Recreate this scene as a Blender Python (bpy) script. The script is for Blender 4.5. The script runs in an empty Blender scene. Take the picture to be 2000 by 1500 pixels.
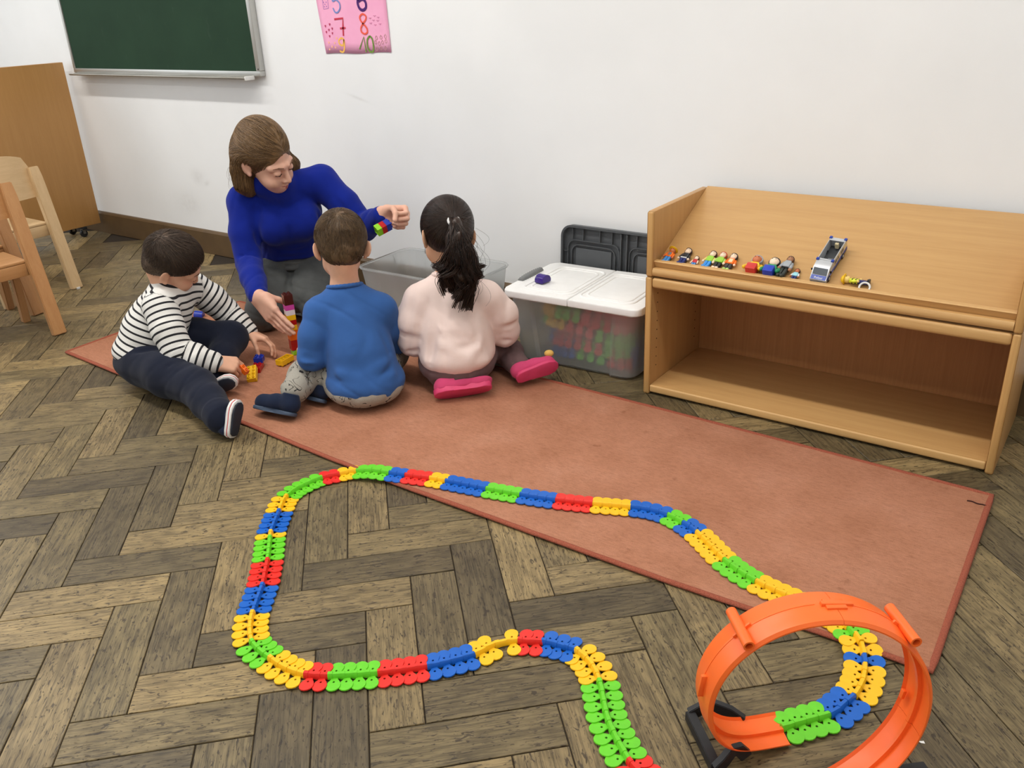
import bpy, bmesh, math, random
import numpy as np
from mathutils import Vector, Matrix, Euler

SC = bpy.context.scene
COL = SC.collection
PI = math.pi
R = math.radians
random.seed(7)
rng = np.random.default_rng(7)

# ------------------------------------------------------------------ camera
CAM_YAW, CAM_PITCH, CAM_ROLL, CAM_F, CAM_H = R(-36.5), R(24.2), R(-2.605), 1690.0, 1.18
_fw = Vector((math.sin(CAM_YAW)*math.cos(CAM_PITCH), math.cos(CAM_YAW)*math.cos(CAM_PITCH), -math.sin(CAM_PITCH)))
_r0 = Vector((math.cos(CAM_YAW), -math.sin(CAM_YAW), 0)); _u0 = _r0.cross(_fw)
_rt = math.cos(CAM_ROLL)*_r0 + math.sin(CAM_ROLL)*_u0
_up = -math.sin(CAM_ROLL)*_r0 + math.cos(CAM_ROLL)*_u0
cam_data = bpy.data.cameras.new('camera')
cam_data.sensor_width = 36.0
cam_data.lens = CAM_F/2000*36.0
cam_data.clip_start = 0.02
cam = bpy.data.objects.new('camera', cam_data); COL.objects.link(cam)
cam.matrix_world = Matrix(((_rt.x,_up.x,-_fw.x,0),(_rt.y,_up.y,-_fw.y,0),(_rt.z,_up.z,-_fw.z,CAM_H),(0,0,0,1)))
SC.camera = cam

# ------------------------------------------------------------------ light
SC.view_settings.view_transform = 'Standard'
SC.view_settings.look = 'None'
SC.view_settings.exposure = 0.05
SC.view_settings.gamma = 1.0
SC.view_settings.use_curve_mapping = False
world = bpy.data.worlds.new('world'); SC.world = world
world.use_nodes = True
world.node_tree.nodes['Background'].inputs[0].default_value = (0.75, 0.85, 1.0, 1)
world.node_tree.nodes['Background'].inputs[1].default_value = 0.6
def area_light(name, loc, rot, sx, sy, power, color):
    d = bpy.data.lights.new(name, 'AREA'); d.shape = 'RECTANGLE'; d.size = sx; d.size_y = sy
    d.energy = power; d.color = color
    o = bpy.data.objects.new(name, d); COL.objects.link(o); o.location = loc; o.rotation_euler = rot
    return o
CEIL = 3.1
# daylight through the window of the left wall and the window wall behind the camera
area_light('daylight_left', (-6.42, 0.2, 1.75), (0, R(-90), 0), 1.7, 2.6, 34, (0.90, 0.95, 1.0))
area_light('daylight_rear', (-2.2, -2.42, 1.8), (R(90), 0, 0), 5.0, 1.7, 14, (0.92, 0.96, 1.0))

# ------------------------------------------------------------------ helpers
def link(o, parent=None):
    COL.objects.link(o)
    if parent is not None: o.parent = parent
    return o
def tag(o, label=None, cat=None, group=None, kind=None):
    if label: o['label'] = label
    if cat: o['category'] = cat
    if group: o['group'] = group
    if kind: o['kind'] = kind
    return o
def empty(name, loc=(0,0,0), rot=(0,0,0)):
    o = bpy.data.objects.new(name, None); COL.objects.link(o)
    o.empty_display_size = 0.05; o.location = loc; o.rotation_euler = rot
    return o
def mesh_obj(name, verts, faces, m=None, parent=None, smooth=False):
    me = bpy.data.meshes.new(name); me.from_pydata([tuple(v) for v in verts], [], faces); me.update()
    if m is not None: me.materials.append(m)
    if smooth: me.shade_smooth()
    return link(bpy.data.objects.new(name, me), parent)
def bm_obj(name, bm, m=None, parent=None, smooth=False, angle=None):
    me = bpy.data.meshes.new(name)
    bmesh.ops.recalc_face_normals(bm, faces=bm.faces)
    bm.to_mesh(me); bm.free()
    if m is not None:
        for k in (m if isinstance(m, (list, tuple)) else [m]): me.materials.append(k)
    if smooth: me.shade_smooth()
    if angle is not None:
        me.shade_smooth(); me.set_sharp_from_angle(angle=R(angle))
    return link(bpy.data.objects.new(name, me), parent)
def add_box(bm, x0, x1, y0, y1, z0, z1, bev=0.0, seg=2, mat=None, M=None):
    vs = [bm.verts.new((x,y,z)) for x in (x0,x1) for y in (y0,y1) for z in (z0,z1)]
    q = [(0,1,3,2),(4,6,7,5),(0,4,5,1),(2,3,7,6),(0,2,6,4),(1,5,7,3)]
    fs = [bm.faces.new([vs[i] for i in f]) for f in q]
    geom = vs
    if bev > 0:
        es = list({e for f in fs for e in f.edges})
        r = bmesh.ops.bevel(bm, geom=es, offset=bev, segments=seg, affect='EDGES', profile=0.5)
        geom = list({v for f in r['faces'] for v in f.verts})
        # every vertex of the bevelled box
        stack = list(geom); seen = set(geom)
        while stack:
            v = stack.pop()
            for e in v.link_edges:
                w = e.other_vert(v)
                if w not in seen: seen.add(w); stack.append(w)
        geom = list(seen)
    if M is not None: bmesh.ops.transform(bm, matrix=M, verts=geom)
    return geom
def box(name, x0, x1, y0, y1, z0, z1, m, parent=None, bev=0.0, seg=2, M=None):
    bm = bmesh.new(); add_box(bm, x0, x1, y0, y1, z0, z1, bev, seg, M=M)
    return bm_obj(name, bm, m, parent, angle=40 if bev > 0 else None)
def add_prism(bm, pts, h0, h1, M=None, bev=0.0, seg=2):
    """extrude a closed 2-D outline (x, y) from z=h0 to z=h1"""
    lo = [bm.verts.new((x,y,h0)) for x,y in pts]; hi = [bm.verts.new((x,y,h1)) for x,y in pts]
    n = len(pts); fs = [bm.faces.new(lo[::-1]), bm.faces.new(hi)]
    for i in range(n): fs.append(bm.faces.new((lo[i],lo[(i+1)%n],hi[(i+1)%n],hi[i])))
    geom = lo+hi
    if bev > 0:
        es = [e for e in set(fs[0].edges)|set(fs[1].edges)]
        r = bmesh.ops.bevel(bm, geom=es, offset=bev, segments=seg, affect='EDGES', profile=0.5)
        seen = {v for f in r['faces'] for v in f.verts}; stack = list(seen)
        while stack:
            v = stack.pop()
            for e in v.link_edges:
                w = e.other_vert(v)
                if w not in seen: seen.add(w); stack.append(w)
        geom = list(seen)
    if M is not None: bmesh.ops.transform(bm, matrix=M, verts=geom)
    return geom
def prism(name, pts, h0, h1, m, parent=None, M=None, bev=0.0, seg=2):
    bm = bmesh.new(); add_prism(bm, pts, h0, h1, M, bev, seg)
    return bm_obj(name, bm, m, parent, angle=40)
def frames(path, up=Vector((0,0,1))):
    P = [Vector(p) for p in path]; out = []
    for i in range(len(P)):
        t = (P[min(i+1,len(P)-1)]-P[max(i-1,0)]).normalized()
        s = t.cross(up)
        if s.length < 1e-4: s = t.cross(Vector((1,0,0)))
        s.normalize(); n = s.cross(t).normalized()
        out.append((P[i], t, s, n))
    return out
def add_sweep(bm, path, profile, up=Vector((0,0,1)), closed_profile=True, cap=True, scales=None, fr=None):
    fr = fr or frames(path, up); rings = []
    for i,(p,t,s,n) in enumerate(fr):
        k = 1.0 if scales is None else scales[i]
        rings.append([bm.verts.new(p+s*(a*k)+n*(b*k)) for a,b in profile])
    m = len(profile)
    for i in range(len(rings)-1):
        for j in range(m if closed_profile else m-1):
            a,b = rings[i],rings[i+1]
            bm.faces.new((a[j],a[(j+1)%m],b[(j+1)%m],b[j]))
    if cap and closed_profile:
        bm.faces.new(rings[0][::-1]); bm.faces.new(rings[-1])
    return [v for r in rings for v in r]
def circle(r, n=10, ry=None):
    return [(r*math.cos(2*PI*i/n), (ry or r)*math.sin(2*PI*i/n)) for i in range(n)]
def add_tube(bm, path, r, n=10, scales=None): return add_sweep(bm, path, circle(r,n), scales=scales)
def tube(name, path, r, m, parent=None, n=10, scales=None):
    bm = bmesh.new(); add_tube(bm, path, r, n, scales)
    return bm_obj(name, bm, m, parent, angle=50)
def add_lathe(bm, prof, n=16, M=None):
    """prof: list of (radius, z)"""
    rings = []
    for r,z in prof:
        rings.append([bm.verts.new((r*math.cos(2*PI*i/n), r*math.sin(2*PI*i/n), z)) for i in range(n)] if r > 1e-6 else [bm.verts.new((0,0,z))])
    for a,b in zip(rings, rings[1:]):
        for i in range(n):
            if len(a) == 1 and len(b) == 1: continue
            if len(a) == 1: bm.faces.new((a[0], b[i], b[(i+1)%n]))
            elif len(b) == 1: bm.faces.new((a[i], a[(i+1)%n], b[0]))
            else: bm.faces.new((a[i],a[(i+1)%n],b[(i+1)%n],b[i]))
    if len(rings[0]) > 1: bm.faces.new(rings[0][::-1])
    if len(rings[-1]) > 1: bm.faces.new(rings[-1])
    vs = [v for r in rings for v in r]
    if M is not None: bmesh.ops.transform(bm, matrix=M, verts=vs)
    return vs
def rounded_rect(w, d, r, n=5):
    pts = []
    for cx,cy,a0 in ((w/2-r,d/2-r,0),(-w/2+r,d/2-r,90),(-w/2+r,-d/2+r,180),(w/2-r,-d/2+r,270)):
        for i in range(n+1):
            a = R(a0+90*i/n); pts.append((cx+r*math.cos(a), cy+r*math.sin(a)))
    return pts
def smooth_path(pts, n=8):
    """Catmull-Rom through the points"""
    P = [Vector(p) for p in pts]; out = []
    for i in range(len(P)-1):
        p0,p1,p2,p3 = P[max(i-1,0)],P[i],P[i+1],P[min(i+2,len(P)-1)]
        for k in range(n):
            t = k/n
            out.append(0.5*((2*p1)+(p2-p0)*t+(2*p0-5*p1+4*p2-p3)*t*t+(3*p1-p0-3*p2+p3)*t**3))
    out.append(P[-1]); return out

# ------------------------------------------------------------------ materials
def srgb(r, g, b):
    f = lambda c: (c/255/12.92) if c/255 <= 0.04045 else ((c/255+0.055)/1.055)**2.4
    return (f(r), f(g), f(b), 1.0)
class NT:
    """small node-tree builder"""
    def __init__(self, name):
        self.m = bpy.data.materials.new(name); self.m.use_nodes = True
        self.t = self.m.node_tree; self.b = self.t.nodes['Principled BSDF']
    def n(self, typ, **kw):
        x = self.t.nodes.new(typ)
        for k,v in kw.items(): setattr(x, k, v)
        return x
    def l(self, a, b): self.t.links.new(a, b)
    def val(self, sock, v):
        if hasattr(v, 'default_value') or isinstance(v, bpy.types.NodeSocket): self.l(v, sock)
        else: sock.default_value = v
    def math(self, op, a, b=None, c=None, clamp=False):
        x = self.n('ShaderNodeMath', operation=op, use_clamp=clamp)
        self.val(x.inputs[0], a)
        if b is not None: self.val(x.inputs[1], b)
        if c is not None: self.val(x.inputs[2], c)
        return x.outputs[0]
    def noise(self, vec, scale, detail=3, rough=0.55, dist=0.0):
        x = self.n('ShaderNodeTexNoise'); x.inputs['Scale'].default_value = scale
        x.inputs['Detail'].default_value = detail; x.inputs['Roughness'].default_value = rough
        x.inputs['Distortion'].default_value = dist
        if vec is not None: self.l(vec, x.inputs['Vector'])
        return x.outputs['Fac']
    def mapping(self, vec, scale=(1,1,1), loc=(0,0,0), rot=(0,0,0)):
        x = self.n('ShaderNodeMapping')
        self.l(vec, x.inputs['Vector'])
        self.val(x.inputs['Scale'], scale); self.val(x.inputs['Location'], loc); self.val(x.inputs['Rotation'], rot)
        return x.outputs[0]
    def ramp(self, fac, stops, interp='LINEAR'):
        x = self.n('ShaderNodeValToRGB'); x.color_ramp.interpolation = interp
        e = x.color_ramp.elements
        while len(e) < len(stops): e.new(0.5)
        for k,(p,c) in zip(e, stops): k.position = p; k.color = c if len(c) == 4 else (*c, 1)
        self.l(fac, x.inputs[0]); return x.outputs[0]
    def mix(self, fac, a, b, mode='MIX'):
        x = self.n('ShaderNodeMix', data_type='RGBA', blend_type=mode)
        self.val(x.inputs[0], fac); self.val(x.inputs[6], a); self.val(x.inputs[7], b)
        return x.outputs[2]
    def bump(self, h, strength=0.3, dist=0.002, normal=None):
        x = self.n('ShaderNodeBump'); x.inputs['Strength'].default_value = strength; x.inputs['Distance'].default_value = dist
        self.l(h, x.inputs['Height'])
        if normal is not None: self.l(normal, x.inputs['Normal'])
        self.l(x.outputs[0], self.b.inputs['Normal']); return x.outputs[0]
    def coord(self, which='Object'):
        return self.n('ShaderNodeTexCoord').outputs[which]
    def set(self, **kw):
        for k,v in kw.items(): self.val(self.b.inputs[k.replace('_',' ')], v)
MATS = {}
def plastic(name, rgb, rough=0.38, var=0.06, spec=0.45, bump=0.0):
    if name in MATS: return MATS[name]
    t = NT(name); c = srgb(*rgb)
    f = t.noise(t.coord(), 35, 3)
    lo = tuple(x*(1-var) for x in c[:3])+(1,); hi = tuple(min(1,x*(1+var)) for x in c[:3])+(1,)
    t.set(Base_Color=t.ramp(f, [(0.3,lo),(0.7,hi)]), Roughness=rough)
    t.b.inputs['Specular IOR Level'].default_value = spec
    if bump: t.bump(t.noise(t.coord(), 400, 2), bump, 0.0005)
    MATS[name] = t.m; return t.m
def wood(name, light, dark, axis='X', scale=1.0, rough=0.42, contrast=1.0, streak=(3, 60, 60), bump=0.05, rnd=True):
    """fine straight-grained veneer"""
    if name in MATS: return MATS[name]
    t = NT(name); v = t.coord()
    sc = {'X':(streak[0],streak[1],streak[2]), 'Y':(streak[1],streak[0],streak[2]), 'Z':(streak[1],streak[2],streak[0])}[axis]
    if rnd:
        oi = t.n('ShaderNodeObjectInfo'); ad = t.n('ShaderNodeVectorMath', operation='ADD')
        sc3 = t.n('ShaderNodeVectorMath', operation='SCALE'); t.l(oi.outputs['Random'], sc3.inputs[0]); sc3.inputs['Scale'].default_value = 37.0
        t.l(v, ad.inputs[0]); t.l(sc3.outputs[0], ad.inputs[1]); v = ad.outputs[0]
    m1 = t.mapping(v, tuple(s*scale for s in sc))
    g = t.noise(m1, 1.0, 5, 0.6, 0.3)
    m2 = t.mapping(v, tuple(s*scale*6 for s in sc)); g2 = t.noise(m2, 1.0, 3, 0.6)
    mixf = t.math('ADD', t.math('MULTIPLY', g, 0.7), t.math('MULTIPLY', g2, 0.3))
    a,b = srgb(*dark), srgb(*light)
    t.set(Base_Color=t.ramp(mixf, [(0.5-0.22*contrast, a), (0.5+0.22*contrast, b)]), Roughness=rough)
    t.b.inputs['Specular IOR Level'].default_value = 0.4
    t.bump(mixf, bump, 0.001)
    MATS[name] = t.m; return t.m
def fabric(name, rgb, rough=0.9, weave=900, var=0.12, bump=0.25, folds=0.0, sheen=0.08):
    if name in MATS: return MATS[name]
    t = NT(name); v = t.coord(); c = srgb(*rgb)
    f = t.noise(v, 14, 4); w = t.noise(v, weave, 2)
    k = t.math('ADD', t.math('MULTIPLY', f, 0.6), t.math('MULTIPLY', w, 0.4))
    lo = tuple(x*(1-var) for x in c[:3])+(1,); hi = tuple(min(1,x*(1+var)) for x in c[:3])+(1,)
    t.set(Base_Color=t.ramp(k, [(0.3,lo),(0.7,hi)]), Roughness=rough)
    t.b.inputs['Sheen Weight'].default_value = sheen
    t.b.inputs['Specular IOR Level'].default_value = 0.08
    h = t.math('ADD', t.math('MULTIPLY', w, 0.15), t.math('MULTIPLY', t.noise(t.mapping(v,(1,1,1)), 28, 3, 0.5, 0.6), folds)) if folds else w
    t.bump(h, bump if not folds else 0.5, 0.0012 if not folds else 0.004)
    MATS[name] = t.m; return t.m
# ================================================================== the setting
WALL_Y = 2.69
X0, X1, Y0 = -6.5, 1.6, -2.5
def wall_material():
    t = NT('wall_paint'); v = t.coord()
    f = t.noise(v, 1.3, 4); g = t.noise(v, 60, 3)
    base = t.ramp(f, [(0.35, srgb(234,235,235)), (0.65, srgb(241,242,242))])
    # faint scuffs left on the paint
    sep = t.n('ShaderNodeSeparateXYZ'); t.l(v, sep.inputs[0])
    tot = None
    for x,z,a,b,sl in ((-2.72,0.815,0.055,0.006,-0.25),(-3.93,0.40,0.05,0.035,0.0),(-3.86,0.37,0.02,0.012,0.3),(-4.05,0.25,0.10,0.06,0.0)):
        dx = t.math('SUBTRACT', sep.outputs[0], x); dz = t.math('SUBTRACT', t.math('SUBTRACT', sep.outputs[2], z), t.math('MULTIPLY', dx, sl))
        q = t.math('ADD', t.math('POWER', t.math('ABSOLUTE', t.math('DIVIDE', dx, a)), 2.0), t.math('POWER', t.math('ABSOLUTE', t.math('DIVIDE', dz, b)), 2.0))
        e = t.math('EXPONENT', t.math('MULTIPLY', q, -1.0))
        tot = e if tot is None else t.math('ADD', tot, e)
    sm = t.math('MULTIPLY', t.math('MULTIPLY', tot, t.noise(v, 30, 4, 0.7)), 0.32, clamp=True)
    t.set(Base_Color=t.mix(sm, base, srgb(165,160,152)), Roughness=0.75)
    t.b.inputs['Specular IOR Level'].default_value = 0.25
    t.bump(g, 0.06, 0.002)
    return t.m
M_WALL = wall_material()
tag(box('wall_back', X0-0.15, X1+0.15, WALL_Y, WALL_Y+0.15, 0, CEIL, M_WALL), kind='structure')
tag(box('wall_right', X1, X1+0.15, Y0, WALL_Y, 0, CEIL, M_WALL), kind='structure')
# left wall and rear wall with their window openings
def wall_with_opening(name, along, lo, hi, fixed0, fixed1, o0, o1, z0, z1):
    bm = bmesh.new()
    def bx(a0,a1,za,zb):
        if along == 'Y': add_box(bm, fixed0, fixed1, a0, a1, za, zb)
        else: add_box(bm, a0, a1, fixed0, fixed1, za, zb)
    bx(lo,o0,0,CEIL); bx(o1,hi,0,CEIL); bx(o0,o1,0,z0); bx(o0,o1,z1,CEIL)
    return tag(bm_obj(name, bm, M_WALL), kind='structure')
wall_with_opening('wall_left', 'Y', Y0, WALL_Y, X0-0.15, X0, -1.1, 1.5, 0.9, 2.6)
wall_with_opening('wall_front', 'X', X0-0.15, X1+0.15, Y0-0.15, Y0, -4.7, 0.3, 0.95, 2.65)
tag(box('ceiling', X0-0.15, X1+0.15, Y0-0.15, WALL_Y+0.15, CEIL, CEIL+0.15, M_WALL), kind='structure')
M_WFRAME = plastic('window_frame_white', (235,235,232), 0.4)
def glass_material():
    t = NT('window_glass'); t.set(Base_Color=(1,1,1,1), Roughness=0.02, Alpha=0.12); return t.m
M_GLASS = glass_material()
def window(name, along, o0, o1, fixed, z0, z1, n):
    root = bpy.data.objects.new(name, None); link(root); root.location = (0,0,0); tag(root, kind='structure')
    bm = bmesh.new()
    def bx(bm, a0,a1,za,zb,t=0.03):
        if along == 'Y': add_box(bm, fixed-t, fixed+t, a0, a1, za, zb, 0.006)
        else: add_box(bm, a0, a1, fixed-t, fixed+t, za, zb, 0.006)
    bx(bm,o0,o1,z0,z0+0.07); bx(bm,o0,o1,z1-0.07,z1)
    for i in range(n+1):
        c = o0+(o1-o0)*i/n; bx(bm, max(o0,c-0.035), min(o1,c+0.035), z0+0.07, z1-0.07)
    bm_obj('window_frame', bm, M_WFRAME, root, angle=40)
    for i in range(n):
        b2 = bmesh.new(); bx(b2, o0+(o1-o0)*i/n+0.035, o0+(o1-o0)*(i+1)/n-0.035, z0+0.07, z1-0.07, 0.003)
        bm_obj('pane', b2, M_GLASS, root)
window('window_1', 'Y', -1.1, 1.5, X0-0.10, 0.9, 2.6, 2)
window('window_2', 'X', -4.7, 0.3, Y0-0.10, 0.95, 2.65, 4)

# ceiling luminaires: two rows of tubes parallel to the back wall
M_LAMP = NT('lamp_diffuser')
M_LAMP.set(Base_Color=(0.9,0.9,0.9,1), Roughness=0.5); M_LAMP.b.inputs['Emission Color'].default_value = (1,0.96,0.9,1); M_LAMP.b.inputs['Emission Strength'].default_value = 4.0
LAMP_ROWS = ((1.15, (-5.0,-3.3,-1.6,0.1), (19,25,27,20)), (-0.95, (-5.0,-3.3,-1.6,0.1), (5,8,9,6)))
for ly, xs, pw in LAMP_ROWS:
    for lx,pl_ in zip(xs,pw):
        nm = {-5.0:'left end', -3.3:'left middle', -1.6:'right middle', 0.1:'right end'}[lx]
        lamp = empty('ceiling_lamp', (lx, ly, CEIL-0.08))
        tag(lamp, 'long fluorescent ceiling lamp, %s of the row %s' % (nm, 'near the back wall' if ly > 0 else 'near the rear windows'), 'ceiling lamp', 'fluorescent lamps on the ceiling')
        box('housing', -0.66, 0.66, -0.07, 0.07, 0.03, 0.08, M_WFRAME, lamp, 0.006)
        box('diffuser', -0.64, 0.64, -0.06, 0.06, 0.0, 0.03, M_LAMP.m, lamp, 0.01)
        L = area_light('lamp_light', (0,0,-0.01), (0,0,0), 1.28, 0.12, pl_, (1.0, 0.97, 0.925)); L.parent = lamp

# baseboard
t = NT('baseboard_paint'); v = t.coord(); f = t.noise(v, 9, 4)
t.set(Base_Color=t.ramp(f, [(0.3, srgb(84,64,40)), (0.7, srgb(98,76,48))]), Roughness=0.5); t.bump(t.noise(v,120,3), 0.08, 0.002)
M_BASE = t.m
bm = bmesh.new(); add_prism(bm, [(0,0),(0.016,0),(0.016,0.112),(0.010,0.122),(0.0,0.1245)], X0, X1, M=Matrix(((0,0,1,0),(-1,0,0,WALL_Y),(0,1,0,0),(0,0,0,1))))
tag(bm_obj('baseboard_back', bm, M_BASE, angle=30), kind='structure')

# ------------------------------------------------------------------ herringbone parquet
def plank_material(name, instanced):
    t = NT(name)
    if instanced:
        v = t.coord('Object'); rnd = t.n('ShaderNodeObjectInfo').outputs['Random']
    else:
        uv = t.n('ShaderNodeUVMap'); uv.uv_map = 'local'; v = uv.outputs[0]
        at = t.n('ShaderNodeAttribute'); at.attribute_name = 'rnd'; rnd = at.outputs['Fac']
    off = t.n('ShaderNodeCombineXYZ')
    t.l(t.math('MULTIPLY', rnd, 91.7), off.inputs[0]); t.l(t.math('MULTIPLY', rnd, 57.3), off.inputs[1]); t.l(t.math('MULTIPLY', rnd, 33.1), off.inputs[2])
    ad = t.n('ShaderNodeVectorMath', operation='ADD'); t.l(v, ad.inputs[0]); t.l(off.outputs[0], ad.inputs[1]); w = ad.outputs[0]
    # cathedral figure: warped bands along the block
    fig = t.noise(t.mapping(w, (3.2, 17, 17)), 1.0, 2, 0.5, 0.9)
    wave = t.math('SINE', t.math('MULTIPLY', fig, 46.0))
    fine = t.noise(t.mapping(w, (9, 240, 240)), 1.0, 4, 0.65)
    fine2 = t.noise(t.mapping(w, (22, 520, 520)), 1.0, 2, 0.6)
    g = t.math('ADD', t.math('MULTIPLY', wave, 0.05), t.math('ADD', t.math('MULTIPLY', fine, 0.60), t.math('MULTIPLY', fine2, 0.42)))
    blotch = t.noise(w, 11, 4, 0.6, 0.4)
    tone = t.ramp(rnd, [(0.0, srgb(88,77,56)), (0.25, srgb(108,95,68)), (0.5, srgb(119,105,74)), (0.8, srgb(131,114,81)), (1.0, srgb(150,130,91))])
    dark = t.ramp(g, [(0.30, (0.24,0.22,0.20,1)), (0.46, (0.76,0.75,0.73,1)), (0.60, (1.18,1.17,1.14,1))])
    c = t.mix(1.0, tone, dark, 'MULTIPLY')
    bl = t.ramp(blotch, [(0.30,(0.62,0.60,0.57,1)), (0.52,(1.0,0.99,0.98,1)), (0.72,(1.22,1.20,1.14,1))])
    c = t.mix(0.8, c, bl, 'MULTIPLY')
    # open pores and dents filled with dirt: short dark dashes
    pit = t.noise(t.mapping(w, (55, 210, 210)), 1.0, 3, 0.6, 0.6)
    pit_m = t.ramp(pit, [(0.585,(0,0,0,1)), (0.645,(1,1,1,1))])
    pitb = t.noise(t.mapping(w, (38, 90, 90)), 1.0, 2, 0.6, 1.2)
    pitb_m = t.ramp(pitb, [(0.645,(0,0,0,1)), (0.69,(1,1,1,1))])
    pm = t.math('MAXIMUM', pit_m, pitb_m)
    c = t.mix(t.math('MULTIPLY', pm, 0.78), c, srgb(46,36,26))
    t.set(Base_Color=c, Roughness=t.ramp(blotch, [(0.3,(0.52,)*3),(0.7,(0.40,)*3)]))
    t.b.inputs['Specular IOR Level'].default_value = 0.4
    h = t.math('SUBTRACT', t.math('MULTIPLY', g, 0.5), t.math('MULTIPLY', pm, 0.9))
    t.bump(h, 0.35, 0.0012)
    return t.m
M_PLANK = plank_material('oak_block', True)
M_PLANK2 = plank_material('oak_block_joined', False)
floor_root = box('floor', X0-0.15, X1+0.15, Y0-0.15, WALL_Y+0.15, -0.08, -0.004, plastic('floor_joint', (44,35,25), 0.9))
tag(floor_root, kind='structure')
PL, PW = 0.3405, 0.1008
PU = Vector((math.cos(R(45.2)), math.sin(R(45.2)), 0)); PV = Vector((-PU.y, PU.x, 0))
P8 = Vector((-1.633, 0.853, 0)); PO = P8 - PL*PU - PW*PV
gap = 0.0011
bm = bmesh.new(); add_box(bm, -PL/2+gap, PL/2-gap, -PW/2+gap, PW/2-gap, -0.012, 0.0, 0.0012, 1)
tmp = bm_obj('plank_template', bm, M_PLANK, angle=40); plank_mesh = tmp.data; bpy.data.objects.remove(tmp)
plank_mesh.name = 'plank'
planks = []
def project_px(p):
    d = Vector(p)-Vector((0,0,CAM_H)); z = d.dot(_fw)
    if z < 0.05: return None
    return (1000+CAM_F*d.dot(_rt)/z, 750-CAM_F*d.dot(_up)/z, z)
for n in range(-22, 23):
    for m in range(-70, 71):
        base = (m*PW+n*(PL+PW), m*PW+n*(PW-PL))
        for kind in (0,1):
            if kind == 0: cu, cv, ang = base[0]+PL/2, base[1]+PW/2, R(45.2)
            else: cu, cv, ang = base[0]+PL+PW/2, base[1]+PW-PL/2, R(135.2)
            c = PO+PU*cu+PV*cv
            if not (X0-0.2 < c.x < X1+0.2 and Y0-0.2 < c.y < WALL_Y-0.03): continue
            vis = 0
            for a in (-1,0,1):
                for b in (-1,1):
                    q = project_px(c+(PU if kind == 0 else PV)*(a*PL/2)+(PV if kind == 0 else PU)*(b*PW/2))
                    if q and -30 < q[0] < 2030 and 380 < q[1] < 1530: vis = 1
            planks.append((0 if vis else 1, c.length, c, ang))
planks.sort(key=lambda q: (q[0], q[1]))
prand = random.Random(3)
rest_v, rest_f, rest_uv, rest_r = [], [], [], []
for i,(nv,dist,c,ang) in enumerate(planks):
    dz = prand.uniform(-0.0009, 0.0006); rx, ry = prand.uniform(-0.004,0.004), prand.uniform(-0.0015,0.0015)
    if nv == 0 and i < 300 and c.y < WALL_Y-0.02:
        o = bpy.data.objects.new('plank', plank_mesh); COL.objects.link(o); o.parent = floor_root
        o.location = (c.x, c.y, dz-0.0008); o.rotation_euler = (rx, ry, ang)
    else:
        ca, sa = math.cos(ang), math.sin(ang); b0 = len(rest_v)
        q = [(-PL/2+gap,-PW/2+gap),(PL/2-gap,-PW/2+gap),(PL/2-gap,PW/2-gap),(-PL/2+gap,PW/2-gap)]
        for z in (-0.012, dz-0.0008):
            for x,y in q: rest_v.append((c.x+ca*x-sa*y, c.y+sa*x+ca*y, z))
        fs = [(4,5,6,7),(0,1,5,4),(1,2,6,5),(2,3,7,6),(3,0,4,7)]
        rr = prand.random()
        for f in fs:
            rest_f.append(tuple(b0+k for k in f)); rest_r.append(rr)
            rest_uv += [q[k%4] for k in f]
o = mesh_obj('plank_field', rest_v, rest_f, M_PLANK2, floor_root); tag(o, kind='stuff')
uvl = o.data.uv_layers.new(name='local'); uvl.data.foreach_set('uv', [c for q in rest_uv for c in q])
at = o.data.attributes.new('rnd', 'FLOAT', 'FACE'); at.data.foreach_set('value', rest_r)
# ================================================================== furniture and wall things
M_BEECH = wood('beech_veneer', (204,162,106), (186,142,88), 'X', 1.0, 0.38, 1.2, (2.2, 46, 46))
M_BEECH_V = wood('beech_veneer_upright', (196,152,98), (176,132,80), 'Z', 1.0, 0.40, 1.2, (2.2, 46, 46))
M_BEECH_EDGE = wood('beech_edge', (216,176,118), (196,150,92), 'X', 1.0, 0.38, 1.2, (4, 90, 90))
M_BEECH_EDGE_V = wood('beech_edge_upright', (210,168,108), (188,142,84), 'Z', 1.0, 0.38, 1.2, (4, 90, 90))
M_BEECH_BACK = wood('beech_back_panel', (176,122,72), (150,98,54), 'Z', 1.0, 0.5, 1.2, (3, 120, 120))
M_HOLE = plastic('dark_hole', (28,20,14), 0.9)

# ---- low shelf, lower unit
SX0, SX1, SY0, SY1 = -1.158, -0.153, 2.268, 2.655
sh = empty('shelf_unit', (SX0, SY0, 0)); W = SX1-SX0; D = SY1-SY0
tag(sh, 'low open beech shelf with one empty compartment under the sloping display top', 'shelf')
def side_panel(name, x, z0, z1, root, m_face, m_edge):
    p = box(name, x, x+0.020, 0.008, D, z0, z1, m_face, root, 0.002, 2)
    bm = bmesh.new(); add_box(bm, x, x+0.020, 0.0, 0.0085, z0, z1, 0.006, 3)
    bm_obj('front_edge', bm, m_edge, p, angle=50)
    return p
side_panel('side_panel', 0, 0.0, 0.386, sh, M_BEECH_V, M_BEECH_EDGE_V)
side_panel('side_panel', W-0.020, 0.0, 0.386, sh, M_BEECH_V, M_BEECH_EDGE_V)
b = box('bottom_board', 0.0205, W-0.0205, 0.012, D-0.012, 0.008, 0.030, M_BEECH, sh, 0.001)
bm = bmesh.new(); add_box(bm, 0.0205, W-0.0205, 0.002, 0.0125, 0.007, 0.031, 0.005, 3); bm_obj('front_edge', bm, M_BEECH_EDGE, b, angle=50)
b = box('top_board', 0.0205, W-0.0205, 0.012, D-0.012, 0.356, 0.384, M_BEECH, sh, 0.001)
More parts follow.
